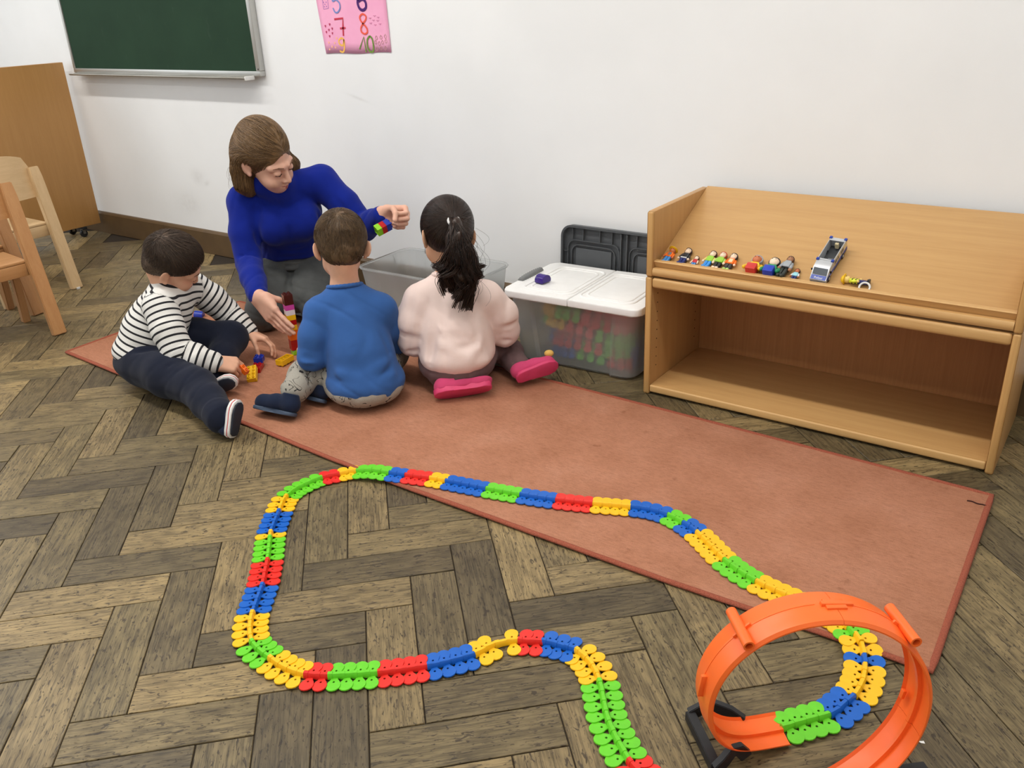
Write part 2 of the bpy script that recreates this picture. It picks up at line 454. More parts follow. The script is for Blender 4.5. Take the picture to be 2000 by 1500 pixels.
bm = bmesh.new(); add_box(bm, 0.0205, W-0.0205, 0.0, 0.0125, 0.354, 0.385, 0.008, 4); bm_obj('front_edge', bm, M_BEECH_EDGE, b, angle=50)
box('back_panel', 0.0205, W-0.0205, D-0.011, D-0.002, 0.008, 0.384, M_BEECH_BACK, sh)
bm = bmesh.new()
for yy in (0.045, D-0.055):
    for k in range(9):
        add_lathe(bm, [(0.0022,0.0),(0.0022,0.0006)], 8, Matrix.Translation((0.0201,yy,0.085+k*0.03)) @ Matrix.Rotation(PI/2,4,'Y'))
bm_obj('peg_holes', bm, M_HOLE, sh)['kind'] = 'stuff'
# ---- sloping display top
dp = empty('display_top', (SX0, SY0, 0.3875))
tag(dp, 'beech display top with upright sides and a sloping board stacked on the low shelf', 'display rack')
side_panel('side_panel', 0.001, 0.0, 0.198, dp, M_BEECH_V, M_BEECH_EDGE_V)
side_panel('side_panel', W-0.021, 0.0, 0.198, dp, M_BEECH_V, M_BEECH_EDGE_V)
bm = bmesh.new()
prof = [(0.004,0.004),(0.000,0.010),(0.000,0.020),(0.004,0.027),(0.010,0.028),(0.020,0.027),(0.019,0.030),(0.009,0.0465),(0.012,0.049),(0.029,0.049),(0.031,0.046),(0.031,0.004)]
add_prism(bm, prof, 0.0215, W-0.0215, M=Matrix(((0,0,1,0),(1,0,0,0),(0,1,0,0),(0,0,0,1))))
bm_obj('front_lip', bm, M_BEECH_EDGE, dp, angle=35)
SL_A = (0.032, 0.033); SL_B = (D-0.006, 0.203)      # slope top line (y, z) local
sl = math.atan2(SL_B[1]-SL_A[1], SL_B[0]-SL_A[0]); sl_len = math.hypot(SL_B[0]-SL_A[0], SL_B[1]-SL_A[1])
SLOPE_M = Matrix.Translation((0, SL_A[0], SL_A[1])) @ Matrix.Rotation(sl, 4, 'X')
box('sloping_board', 0.0212, W-0.0212, 0.0, sl_len, -0.014, 0.0, M_BEECH, dp, 0.0012, 2, M=SLOPE_M)
SLOPE_W = Matrix.Translation((SX0, SY0, 0.3875)) @ SLOPE_M        # origin: left lower corner of the sloping board

# ---- wooden panel on casters at the left
M_PANEL = wood('panel_veneer', (188,142,86), (172,126,72), 'Z', 1.0, 0.42, 1.1, (2.0, 40, 40))
pn = empty('wooden_panel', (-4.9, 2.655, 0))
tag(pn, 'tall brown wooden panel on casters standing end-on to the wall behind the chairs', 'panel')
box('board', -0.035, 0.0, -0.80, 0.0, 0.064, 0.947, M_PANEL, pn, 0.002)
M_DARK = plastic('dark_plastic', (30,30,32), 0.5)
M_CHROME = NT('brushed_metal'); M_CHROME.set(Base_Color=srgb(178,178,176), Metallic=1.0, Roughness=0.35); M_CHROME = M_CHROME.m
for yy in (-0.10, -0.70):
    box('caster_bar', -0.17, 0.0, yy-0.012, yy+0.012, 0.048, 0.063, M_DARK, pn, 0.002)
    for xx in (-0.15, -0.03):
        c = bmesh.new(); add_lathe(c, [(0.0,-0.008),(0.020,-0.008),(0.0215,-0.004),(0.0215,0.004),(0.020,0.008),(0.0,0.008)], 18, Matrix.Translation((xx,yy,0.0215)) @ Matrix.Rotation(PI/2,4,'Y'))
        c = bm_obj('caster', c, M_DARK, pn, angle=40)
        f = bmesh.new(); add_box(f, xx-0.014, xx-0.010, yy-0.008, yy+0.008, 0.02, 0.049); add_box(f, xx+0.010, xx+0.014, yy-0.008, yy+0.008, 0.02, 0.049); add_box(f, xx-0.014, xx+0.014, yy-0.008, yy+0.008, 0.044, 0.049)
        bm_obj('fork', f, M_CHROME, c)

# ---- blackboard
t = NT('chalkboard_green'); v = t.coord(); f = t.noise(v, 3.0, 5, 0.6); g = t.noise(t.mapping(v,(6,6,2)), 4, 4, 0.7)
base = t.ramp(f, [(0.3, srgb(36,58,43)), (0.7, srgb(41,65,48))])
t.set(Base_Color=t.mix(t.math('MULTIPLY', t.ramp(g,[(0.62,(0,0,0,1)),(0.8,(1,1,1,1))]), 0.10), base, srgb(120,130,122)), Roughness=0.8)
t.b.inputs['Specular IOR Level'].default_value = 0.15
M_BOARD = t.m
M_ALU = NT('aluminium'); M_ALU.set(Base_Color=srgb(190,190,186), Metallic=0.85, Roughness=0.42); M_ALU = M_ALU.m
M_ALU2 = NT('aluminium_worn'); v = M_ALU2.coord(); f = M_ALU2.noise(M_ALU2.mapping(v,(3,30,30)), 1, 4)
M_ALU2.set(Base_Color=M_ALU2.ramp(f,[(0.3,srgb(140,134,122)),(0.7,srgb(190,188,182))]), Metallic=0.6, Roughness=0.45); M_ALU2 = M_ALU2.m
bb = empty('blackboard', (-4.812, 2.688, 0.895)); BW, BH = 1.535, 1.12
tag(bb, 'dark green chalkboard in an aluminium frame hanging on the white wall', 'blackboard')
box('writing_surface', 0.018, BW-0.018, -0.024, -0.006, 0.018, BH-0.018, M_BOARD, bb)
for nm,a in (('frame_bottom',(0.0,BW,0.0,0.022)),('frame_top',(0.0,BW,BH-0.022,BH)),('frame_left',(0.0,0.016,0.022,BH-0.022)),('frame_right',(BW-0.026,BW,0.022,BH-0.022))):
    box('frame_rail' if 'top' in nm or 'bottom' in nm else 'frame_stile', a[0], a[1], -0.030, -0.001, a[2], a[3], M_ALU, bb, 0.0025)
bm = bmesh.new()
add_prism(bm, [(0.0,0.0),(-0.050,-0.010),(-0.056,-0.004),(-0.0535,-0.0005),(-0.048,-0.006),(0.0,0.004)], 0.03, BW-0.05, M=Matrix(((0,0,1,0),(1,0,0,-0.024),(0,1,0,0.0),(0,0,0,1))))
bm_obj('chalk_tray', bm, M_ALU2, bb, angle=30)
box('tray_end', BW-0.052, BW-0.046, -0.080, -0.026, -0.014, 0.004, plastic('white_cap', (228,228,224), 0.5), bb, 0.002)
for zz in (0.030, BH-0.03):
    s = bmesh.new(); add_lathe(s, [(0.0035,0),(0.003,0.0012),(0,0.0015)], 10, Matrix.Translation((BW-0.010,-0.030,zz)) @ Matrix.Rotation(PI/2,4,'X')); bm_obj('screw', s, M_DARK, bb)

# ---- pink number poster
t = NT('pink_card'); v = t.coord(); f = t.noise(v, 9, 3)
t.set(Base_Color=t.ramp(f,[(0.3,srgb(240,166,200)),(0.7,srgb(247,178,209))]), Roughness=0.85); M_PINK = t.m
PZ = 0.988
pst = empty('number_poster', (-2.69, 2.6885, PZ))
tag(pst, 'pink card poster with hand-drawn coloured numbers up to ten on the white wall', 'poster')
ox, oz = -2.69, PZ
nx, nz = 18, 14; vs = []; fs = []
for j in range(nz+1):
    tt = j/nz
    for i in range(nx+1):
        s = i/nx
        xl = -2.873+(-2.93+2.873)*tt; xr = -2.505+(-2.515+2.505)*tt
        zb = 0.988+0.004*s+0.0022*math.sin(s*9); z = zb+(1.55-zb)*tt
        vs.append((xl+(xr-xl)*s-ox, -0.0006-0.0016*(0.5+0.5*math.sin(s*7+tt*5))*(1-0.6*tt), z-oz))
for j in range(nz):
    for i in range(nx): a = j*(nx+1)+i; fs.append((a,a+1,a+nx+2,a+nx+1))
sheet = mesh_obj('sheet', vs, fs, M_PINK, pst, True)
md = sheet.modifiers.new('thickness', 'SOLIDIFY'); md.thickness = 0.0004
def stroke(name, pts, width, rgb, smooth=True, closed=False):
    path = [Vector((x-ox, -0.0028, z-oz)) for x,z in pts]
    if smooth: path = smooth_path(path, 6)
    bm = bmesh.new(); L, Rr = [], []
    for i,p in enumerate(path):
        tn = (path[min(i+1,len(path)-1)]-path[max(i-1,0)]).normalized(); s = Vector((-tn.z,0,tn.x))*(width/2)
        L.append(bm.verts.new(p+s)); Rr.append(bm.verts.new(p-s))
    for i in range(len(path)-1): bm.faces.new((L[i],L[i+1],Rr[i+1],Rr[i]))
    for f in bm.faces: f.normal_update()
    o = bm_obj(name, bm, plastic('ink_%d_%d_%d' % rgb, rgb, 0.8), pst)
    md = o.modifiers.new('thickness', 'SOLIDIFY'); md.thickness = 0.0003
    return o
stroke('numeral_five', [(-2.757,1.235),(-2.80,1.237),(-2.8,1.189),(-2.78,1.191),(-2.763,1.18),(-2.76,1.165),(-2.766,1.153),(-2.779,1.144),(-2.792,1.146),(-2.801,1.161)], 0.006, (122,140,200))
stroke('numeral_six', [(-2.618,1.245),(-2.645,1.215),(-2.658,1.186),(-2.659,1.169),(-2.65,1.154),(-2.635,1.149),(-2.619,1.156),(-2.615,1.171),(-2.622,1.184),(-2.636,1.188),(-2.655,1.181)], 0.011, (72,22,104))
stroke('numeral_seven', [(-2.801,1.119),(-2.752,1.122),(-2.756,1.091),(-2.759,1.056)], 0.0075, (200,48,72), False)
stroke('numeral_seven_bar', [(-2.774,1.084),(-2.743,1.086)], 0.007, (200,48,72), False)
stroke('numeral_eight', [(-2.642,1.1),(-2.655,1.114),(-2.655,1.127),(-2.639,1.135),(-2.623,1.127),(-2.625,1.115),(-2.642,1.1),(-2.656,1.084),(-2.654,1.069),(-2.637,1.062),(-2.623,1.069),(-2.625,1.084),(-2.642,1.1)], 0.007, (236,92,70))
stroke('numeral_nine', [(-2.759,1.041),(-2.771,1.048),(-2.788,1.039),(-2.786,1.025),(-2.768,1.02),(-2.759,1.041),(-2.76,1.015),(-2.768,0.996),(-2.784,0.996),(-2.787,1.001)], 0.0068, (244,188,84))
stroke('numeral_one', [(-2.676,1.005),(-2.646,1.051),(-2.64,0.9935)], 0.006, (110,140,58), False)
stroke('numeral_zero', [(-2.613,1.054),(-2.628,1.039),(-2.629,1.01),(-2.616,0.995),(-2.601,0.998),(-2.597,1.019),(-2.601,1.044),(-2.613,1.054)], 0.0075, (110,140,58))
def blob(name, x, z, pts, rgb): 
    bm = bmesh.new(); bm.faces.new([bm.verts.new((x+a-ox, -0.0028, z+b-oz)) for a,b in pts]); o = bm_obj(name, bm, plastic('ink_%d_%d_%d' % rgb, rgb, 0.8), pst)
    md = o.modifiers.new('thickness', 'SOLIDIFY'); md.thickness = 0.0003
heart = [(0,-0.006),(0.0045,0.001),(0.004,0.004),(0.002,0.005),(0,0.003),(-0.002,0.005),(-0.004,0.004),(-0.0045,0.001)]
for x,z in [(-2.857,1.094),(-2.831,1.1),(-2.819,1.084),(-2.839,1.079),(-2.855,1.071),(-2.821,1.066),(-2.839,1.055)]: blob('heart', x, z, heart, (186,60,100))
for x,z in [(-2.577,1.048),(-2.552,1.049),(-2.528,1.052),(-2.583,1.032),(-2.564,1.027),(-2.546,1.031),(-2.527,1.035),(-2.579,1.006),(-2.556,1.009),(-2.533,1.009)]:
    stroke('pear', [(x+0.0055*math.sin(a)*(1.0 if math.cos(a) < 0.2 else 0.6), z+0.007*math.cos(a)) for a in np.linspace(0, 2*PI, 9)], 0.0022, (196,148,150))
for x,z in [(-2.575,1.125),(-2.601,1.117),(-2.557,1.119),(-2.583,1.109),(-2.56,1.107),(-2.599,1.099),(-2.55,1.095),(-2.576,1.092)]:
    stroke('bird', [(x-0.007,z+0.002),(x-0.003,z+0.0035),(x,z-0.001),(x+0.003,z+0.0035),(x+0.007,z+0.002)], 0.0016, (214,130,170))
for x,z in [(-2.8,1.048),(-2.814,1.029),(-2.848,1.031),(-2.831,1.015),(-2.812,1.012),(-2.848,1.005)]:
    blob('sun', x, z, [(0.0045*math.cos(a),0.0045*math.sin(a)) for a in np.linspace(0,2*PI,8,endpoint=False)], (246,182,150))
stroke('card_outline', [(-2.857,1.196),(-2.827,1.197),(-2.827,1.161),(-2.855,1.158),(-2.857,1.196)], 0.0022, (176,130,196), False)
for x,z in [(-2.851,1.184),(-2.837,1.184),(-2.845,1.176),(-2.849,1.167),(-2.837,1.168)]: blob('dot', x, z, [(0.0022*math.cos(a),0.0022*math.sin(a)) for a in np.linspace(0,2*PI,8,endpoint=False)], (160,110,186))
for x,z in [(-2.59,1.196),(-2.565,1.195)]: blob('dot', x, z, [(0.006*math.cos(a),0.004*math.sin(a)) for a in np.linspace(0,2*PI,8,endpoint=False)], (120,90,130))

# ---- small wooden chairs
def chair(label, foot, rotz, light, dark, key, glides, seat_h=0.315, w=0.315, d=0.34, top=0.56):
    """foot: floor point of the rear post at +y; the chair faces local -x"""
    m1 = wood('chair_%s' % key, light, dark, 'Z', 1.0, 0.42, 1.1, (4, 60, 60)); m2 = wood('chair_seat_%s' % key, light, dark, 'Y', 1.0, 0.4, 1.1, (4, 60, 60))
    r = empty('childs_chair', (foot[0], foot[1], 0), (0,0,rotz)); tag(r, label, 'chair', 'small wooden chairs at the left')
    lean = 0.11*top/0.55
    for y in (0.0, -w):
        bm = bmesh.new()
        pts = []
        for k in range(13):
            f = k/12; pts.append(Vector((-lean*f, y, top*f)))
        prof = [(-0.026,-0.014),(0.026,-0.014),(0.026,0.014),(-0.026,0.014)]
        add_sweep(bm, pts, prof, up=Vector((1,0,0)), scales=[1.0]*11+[0.97,0.82])
        bmesh.ops.bevel(bm, geom=list(bm.edges), offset=0.003, segments=2, affect='EDGES')
        p = bm_obj('rear_post', bm, m1, r, angle=40)
        if glides: box('glide', -0.018, 0.018, y-0.008, y+0.008, -0.0005, 0.008, plastic('glide_white', (225,225,222), 0.5), p)
    xs = -lean*seat_h/top
    for y in (0.0, -w):
        bm = bmesh.new(); add_sweep(bm, [Vector((-d,y,0)), Vector((-d+0.012,y,seat_h-0.02))], [(-0.015,-0.015),(0.015,-0.015),(0.015,0.015),(-0.015,0.015)], up=Vector((1,0,0)))
        bmesh.ops.bevel(bm, geom=list(bm.edges), offset=0.003, segments=2, affect='EDGES')
        p = bm_obj('front_leg', bm, m1, r, angle=40)
        if glides: box('glide', -d-0.008, -d+0.008, y-0.008, y+0.008, -0.0005, 0.006, plastic('glide_white', (225,225,222), 0.5), p)
    sw = w-0.032
    bm = bmesh.new(); add_prism(bm, [(-d-0.012,-w/2-sw/2-0.012),(-d-0.012,-w/2+sw/2+0.012),(xs-0.012,-w/2+sw/2),(xs-0.012,-w/2-sw/2)], seat_h-0.012, seat_h, bev=0.004)
    bm_obj('seat', bm, m2, r, angle=40)
    for y0,y1 in ((-0.015,0.004),(-w-0.004,-w+0.015)): box('side_rail', -d, xs, y0, y1, seat_h-0.062, seat_h-0.0125, m2, r, 0.002)
    box('rear_rail', xs-0.030, xs-0.012, -w+0.014, -0.014, seat_h-0.062, seat_h-0.0125, m2, r, 0.002)
    box('front_rail', -d-0.002, -d+0.015, -w+0.014, -0.014, seat_h-0.062, seat_h-0.0125, m2, r, 0.002)
    bm = bmesh.new(); n = 14; rings = []
    for i in range(n+1):
        s = i/n; y = -0.010-(w-0.020)*s; bow = 0.045*math.sin(PI*s)
        zt = top+0.03+0.035*math.sin(PI*s)**0.6 - (0.03 if i in (0,n) else 0.0); zb = top-0.13
        rows = []
        for z in np.linspace(zb, zt, 6):
            x = -lean*z/top-0.024+bow*0.55
            rows.append((bm.verts.new((x,y,z)), bm.verts.new((x+0.009,y,z))))
        rings.append(rows)
    for a,b2 in zip(rings, rings[1:]):
        for j in range(5):
            bm.faces.new((a[j][0],b2[j][0],b2[j+1][0],a[j+1][0])); bm.faces.new((a[j][1],a[j+1][1],b2[j+1][1],b2[j][1]))
        bm.faces.new((a[5][0],b2[5][0],b2[5][1],a[5][1])); bm.faces.new((a[0][1],b2[0][1],b2[0][0],a[0][0]))
    for a in (rings[0],rings[-1]):
        for j in range(5): bm.faces.new((a[j][0],a[j+1][0],a[j+1][1],a[j][1]))
    bm_obj('backrest', bm, m2, r, angle=50)
    return r
chair('pale wooden child chair seen from behind in front of the brown panel', (-3.99,1.97), R(2), (214,184,140), (198,166,122), 'pale', True)
chair('honey-brown wooden child chair nearest the camera at the left edge', (-3.445,1.585), R(-2), (196,148,98), (178,126,78), 'honey', False, 0.305, 0.33, 0.285, 0.60)
chair('honey-brown wooden child chair half hidden behind the nearest chair', (-3.78,1.672), R(8), (184,138,92), (164,116,72), 'honey_dull', False, 0.305, 0.31, 0.19, 0.56)

# ---- rug
t = NT('rug_pile'); v = t.coord()
f = t.noise(v, 5, 4, 0.6); g = t.noise(v, 700, 2); h = t.noise(t.mapping(v,(60,220,60)), 1, 3, 0.7)
c = t.ramp(f, [(0.3, srgb(164,112,86)), (0.55, srgb(176,123,97)), (0.75, srgb(184,132,107))])
sp = t.math('ADD', t.math('MULTIPLY', g, 0.5), t.math('MULTIPLY', h, 0.5))
c = t.mix(1.0, c, t.ramp(sp, [(0.30,(0.66,0.62,0.60,1)),(0.5,(1,1,1,1)),(0.7,(1.22,1.22,1.2,1))]), 'MULTIPLY')
st = t.ramp(t.noise(v, 22, 3, 0.6), [(0.66,(1,1,1,1)),(0.74,(0.74,0.70,0.68,1))])
c = t.mix(0.7, c, st, 'MULTIPLY')
t.set(Base_Color=c, Roughness=0.95); t.b.inputs['Specular IOR Level'].default_value = 0.05
t.bump(sp, 0.7, 0.003); M_RUG = t.m
t = NT('rug_binding'); v = t.coord(); g = t.noise(v, 420, 3)
t.set(Base_Color=t.ramp(g,[(0.3,srgb(136,68,48)),(0.7,srgb(172,92,67))]), Roughness=0.95); t.bump(g, 0.8, 0.003); M_BIND = t.m
edge = [(-3.209,1.484),(-2.802,1.466),(-2.06,1.441),(-1.715,1.424),(-1.398,1.418),(-1.142,1.42),(-0.891,1.42),(-0.663,1.422),(-0.456,1.428),(-0.246,1.436),(-0.128,1.437),
        (-0.131,1.6),(-0.134,1.83),(-0.138,2.152),(-0.5,2.163),(-1.0,2.176),(-1.407,2.183),(-2.2,2.20),(-3.10,2.215),(-3.16,1.98),(-3.22,1.72)]
ctr = Vector((-1.67,1.81,0))
rug = empty('rug', (ctr.x, ctr.y, 0)); tag(rug, 'long terracotta carpet runner with a reddish bound edge lying on the parquet', 'rug')
P = [Vector((x-ctr.x, y-ctr.y, 0)) for x,y in edge]
bm = bmesh.new(); add_prism(bm, [(p.x,p.y) for p in P], 0.0005, 0.0068); bm_obj('carpet', bm, M_RUG, rug, angle=30)
dense = []
for i in range(len(P)):
    a,b2 = P[i],P[(i+1)%len(P)]; k = max(2,int((b2-a).length/0.03))
    for j in range(k): dense.append(a.lerp(b2,j/k)+Vector((0,0,0.0052+random.uniform(-0.0004,0.0004))))
dense.append(dense[0])
bm = bmesh.new(); add_sweep(bm, dense, circle(0.0075,8,0.0048)); bm_obj('bound_edge', bm, M_BIND, rug, smooth=True)
tear = [Vector((x-ctr.x,y-ctr.y,0.0082)) for x,y in ((-0.183,2.092),(-0.172,2.094),(-0.160,2.090),(-0.148,2.092),(-0.139,2.09))]
tube('tear', smooth_path(tear,4), 0.0016, plastic('tear_dark',(58,26,18),0.95), rug, 6)
# ================================================================== storage boxes
def frosted(name, tint, trans=0.6, rough=0.3):
    t = NT(name); nt = t.t; out = nt.nodes['Material Output']; nt.nodes.remove(t.b)
    gl = t.n('ShaderNodeBsdfGlass'); gl.inputs['Color'].default_value = tint; gl.inputs['Roughness'].default_value = rough; gl.inputs['IOR'].default_value = 1.10
    df = t.n('ShaderNodeBsdfDiffuse'); df.inputs['Color'].default_value = srgb(225,227,226)
    tl = t.n('ShaderNodeBsdfTranslucent'); tl.inputs['Color'].default_value = srgb(232,234,233)
    a = t.n('ShaderNodeMixShader'); a.inputs[0].default_value = 0.4; t.l(df.outputs[0], a.inputs[1]); t.l(tl.outputs[0], a.inputs[2])
    b = t.n('ShaderNodeMixShader'); b.inputs[0].default_value = trans; t.l(a.outputs[0], b.inputs[1]); t.l(gl.outputs[0], b.inputs[2])
    gs = t.n('ShaderNodeBsdfGlossy'); gs.inputs['Roughness'].default_value = 0.35
    c = t.n('ShaderNodeMixShader'); c.inputs[0].default_value = 0.05; t.l(b.outputs[0], c.inputs[1]); t.l(gs.outputs[0], c.inputs[2])
    t.l(c.outputs[0], out.inputs[0]); return t.m
M_FROST = frosted('frosted_plastic', (0.97,0.98,0.98,1), 0.80, 0.34)
M_LID = plastic('white_lid_plastic', (238,238,236), 0.42, 0.02)
M_GREYP = plastic('grey_plastic', (122,124,124), 0.5)
M_DGREY = plastic('charcoal_lid_plastic', (76,79,82), 0.48, 0.05)
def tub(root, w, d, h, bw, bd, m=None):
    """open tapered tub with walls of real thickness, recessed middle panels and a rolled rim"""
    bm = bmesh.new(); th = 0.0025; levels = [0.0, 0.012, 0.03, h*0.5, h-0.02, h]; n = 6
    def ring(z, off, floor=False):
        f = z/h; ww = bw+(w-bw)*f-2*off; dd = bd+(d-bd)*f-2*off
        shrink = 0.012*(1-min(1,z/0.012))
        pts = rounded_rect(ww-2*shrink, dd-2*shrink, 0.045, n)
        out = []
        # subdivide the long sides so that the middle can be recessed
        m_ = len(pts)
        for i,p in enumerate(pts):
            q = pts[(i+1)%m_]; out.append(p)
            L = math.hypot(q[0]-p[0], q[1]-p[1])
            if L > 0.08:
                for s in (0.10,0.13,0.5,0.87,0.90) if abs(q[0]-p[0]) > abs(q[1]-p[1]) else (0.2,0.24,0.5,0.76,0.8):
                    x,y = p[0]+(q[0]-p[0])*s, p[1]+(q[1]-p[1])*s
                    if s in (0.13,0.5,0.87,0.24,0.76) and z < h-0.015:
                        nx_, ny_ = (q[1]-p[1])/L, -(q[0]-p[0])/L
                        x -= nx_*0.010; y -= ny_*0.010
                    out.append((x,y))
        return [bm.verts.new((x,y,max(z,th) if floor else z)) for x,y in out]
    outer = [ring(z,0) for z in levels]; inner = [ring(z,th,True) for z in levels]
    k = len(outer[0])
    for rs,flip in ((outer,False),(inner,True)):
        for a,b in zip(rs,rs[1:]):
            for i in range(k):
                f = (a[i],a[(i+1)%k],b[(i+1)%k],b[i]); bm.faces.new(f[::-1] if flip else f)
    bm.faces.new(outer[0][::-1]); bm.faces.new(inner[0])
    for i in range(k): bm.faces.new((outer[-1][i],outer[-1][(i+1)%k],inner[-1][(i+1)%k],inner[-1][i]))
    return bm_obj('tub', bm, m or M_FROST, root, angle=35)
# ---- closed box with the white lid
bx = empty('storage_box', (-1.452, 2.452, 0), (0,0,R(3)))
tag(bx, 'frosted plastic storage box full of toy track with a white hinged lid beside the shelf', 'storage box')
tub(bx, 0.485, 0.335, 0.240, 0.445, 0.285)
lid = bmesh.new(); LW, LD = 0.512, 0.362
# the lid halves, each with a skirt, meet at the hinge seam
def lid_half(x0, x1, round_left):
    pts = []
    r = 0.028
    def corner(cx, cy, a0):
        for i in range(6):
            a = R(a0+18*i); pts.append((cx+r*math.cos(a), cy+r*math.sin(a)))
    if round_left: pts += [(x1,-LD/2),(x1,LD/2)]; corner(x0+r, LD/2-r, 90); corner(x0+r, -LD/2+r, 180)
    else: pts += [(x0,LD/2),(x0,-LD/2)]; corner(x1-r, -LD/2+r, 270); corner(x1-r, LD/2-r, 0)
    bm = bmesh.new(); add_prism(bm, pts, 0.241, 0.266, bev=0.005, seg=3)
    o = bm_obj('lid_half', bm, M_LID, bx, angle=40)
    # raised ridge that runs round the top of the half
    a, b = (x0+0.055, x1-0.012) if round_left else (x0+0.014, x1-0.045)
    for ins, hgt in ((0.0,0.0035),(0.018,0.0025)):
        path = [Vector((x,y,0.266)) for x,y in rounded_rect((b-a)-2*ins, LD-0.085-2*ins, 0.03, 5)]
        for q in path: q.x += (a+b)/2
        path.append(path[0]); path.append(path[1])
        rb = bmesh.new(); add_sweep(rb, path, circle(0.005,8,hgt), cap=False); bm_obj('ridge', rb, M_LID, o, smooth=True)
    return o
lid_half(-LW/2, -0.0012, True); lid_half(0.0012, LW/2, False)
def latch(sx):
    bm = bmesh.new(); n = 22; rings = []
    prof = [(-0.012,0.0),(-0.012,0.010),(-0.006,0.017),(0.006,0.017),(0.016,0.006),(0.018,-0.012),(0.010,-0.012)]
    for i in range(n+1):
        s = i/n; y = -0.072+0.144*s; k = 0.75+0.25*math.sin(PI*s)**0.5 + (0.08 if i%2 else -0.08)
        rings.append([bm.verts.new((sx*(LW/2-0.010)+sx*a*k, y, 0.262+c*k)) for a,c in prof])
    for a,b in zip(rings,rings[1:]):
        for j in range(len(prof)): bm.faces.new((a[j],a[(j+1)%len(prof)],b[(j+1)%len(prof)],b[j]))
    bm.faces.new(rings[0]); bm.faces.new(rings[-1][::-1])
    bm_obj('latch', bm, M_GREYP, bx, angle=50)
latch(-1); latch(1)
# ---- open tub behind the children
ob = empty('open_storage_box', (-2.115, 2.39, 0), (0,0,R(1)))
tag(ob, 'open frosted plastic storage box without lid between the woman and the girl', 'storage box')
tub(ob, 0.51, 0.30, 0.255, 0.46, 0.25)
bm = bmesh.new(); path = [Vector((x,y,0.2565)) for x,y in rounded_rect(0.515,0.305,0.046,8)]
dn = []
for i in range(len(path)):
    a,b = path[i],path[(i+1)%len(path)]; k = max(1,int((b-a).length/0.006))
    for j in range(k): dn.append(a.lerp(b,j/k))
dn += dn[:1]
add_sweep(bm, dn, circle(0.0045,6), scales=[1.0+0.25*(i%2) for i in range(len(dn))], cap=False)
bm_obj('rim', bm, M_FROST, ob, smooth=True)
# ---- dark lid leaning on the wall
dl = empty('loose_lid', (-1.445, 2.650, 0.004), (R(-3.5),0,0))
tag(dl, 'charcoal grey box lid standing upright on edge between the wall and the white-lidded box', 'lid')
M4 = Matrix(((1,0,0,0),(0,0,-1,0),(0,1,0,0),(0,0,0,1)))
bm = bmesh.new(); add_prism(bm, [(x,y+0.198) for x,y in rounded_rect(0.52,0.396,0.04,6)], -0.004, 0.0, M=M4)
bm_obj('panel', bm, M_DGREY, dl, angle=40)
rm = [Vector((x,-0.006,y+0.198)) for x,y in rounded_rect(0.516,0.392,0.04,8)]; rm += rm[:1]
bm = bmesh.new(); add_sweep(bm, rm, [(-0.003,-0.012),(0.003,-0.012),(0.004,0.012),(-0.004,0.012)], up=Vector((0,-1,0)), cap=False); bm_obj('rim', bm, M_DGREY, dl, angle=50)
for cx in (-0.128, 0.128):
    for k,ins in enumerate((0.0,0.016)):
        rb = [Vector((cx+x,-0.004,y+0.198)) for x,y in rounded_rect(0.215-2*ins,0.29-2*ins,0.03,5)]; rb += rb[:1]
        bm = bmesh.new(); add_sweep(bm, rb, [(-0.0015,-0.004),(0.0015,-0.004),(0.0015,0.006),(-0.0015,0.006)], up=Vector((0,-1,0)), cap=False); bm_obj('rib', bm, M_DGREY, dl)
    box('raised_panel', cx-0.075, cx+0.075, -0.007, -0.003, 0.07, 0.315, M_DGREY, dl, 0.002)
for x in (-0.012,0.012): box('rib', x-0.002, x+0.002, -0.016, -0.002, 0.01, 0.386, M_DGREY, dl)
for x in (-0.215,-0.17,-0.10,-0.05,0.05,0.10,0.17,0.215):
    for z0,z1 in ((0.346,0.386),(0.01,0.05)): box('rib', x-0.0012, x+0.0012, -0.013, -0.002, z0, z1, M_DGREY, dl)
for z in (0.10,0.16,0.23,0.30):
    for x0,x1 in ((-0.25,-0.236),(0.236,0.25)): box('rib', x0, x1, -0.012, -0.002, z-0.0012, z+0.0012, M_DGREY, dl)
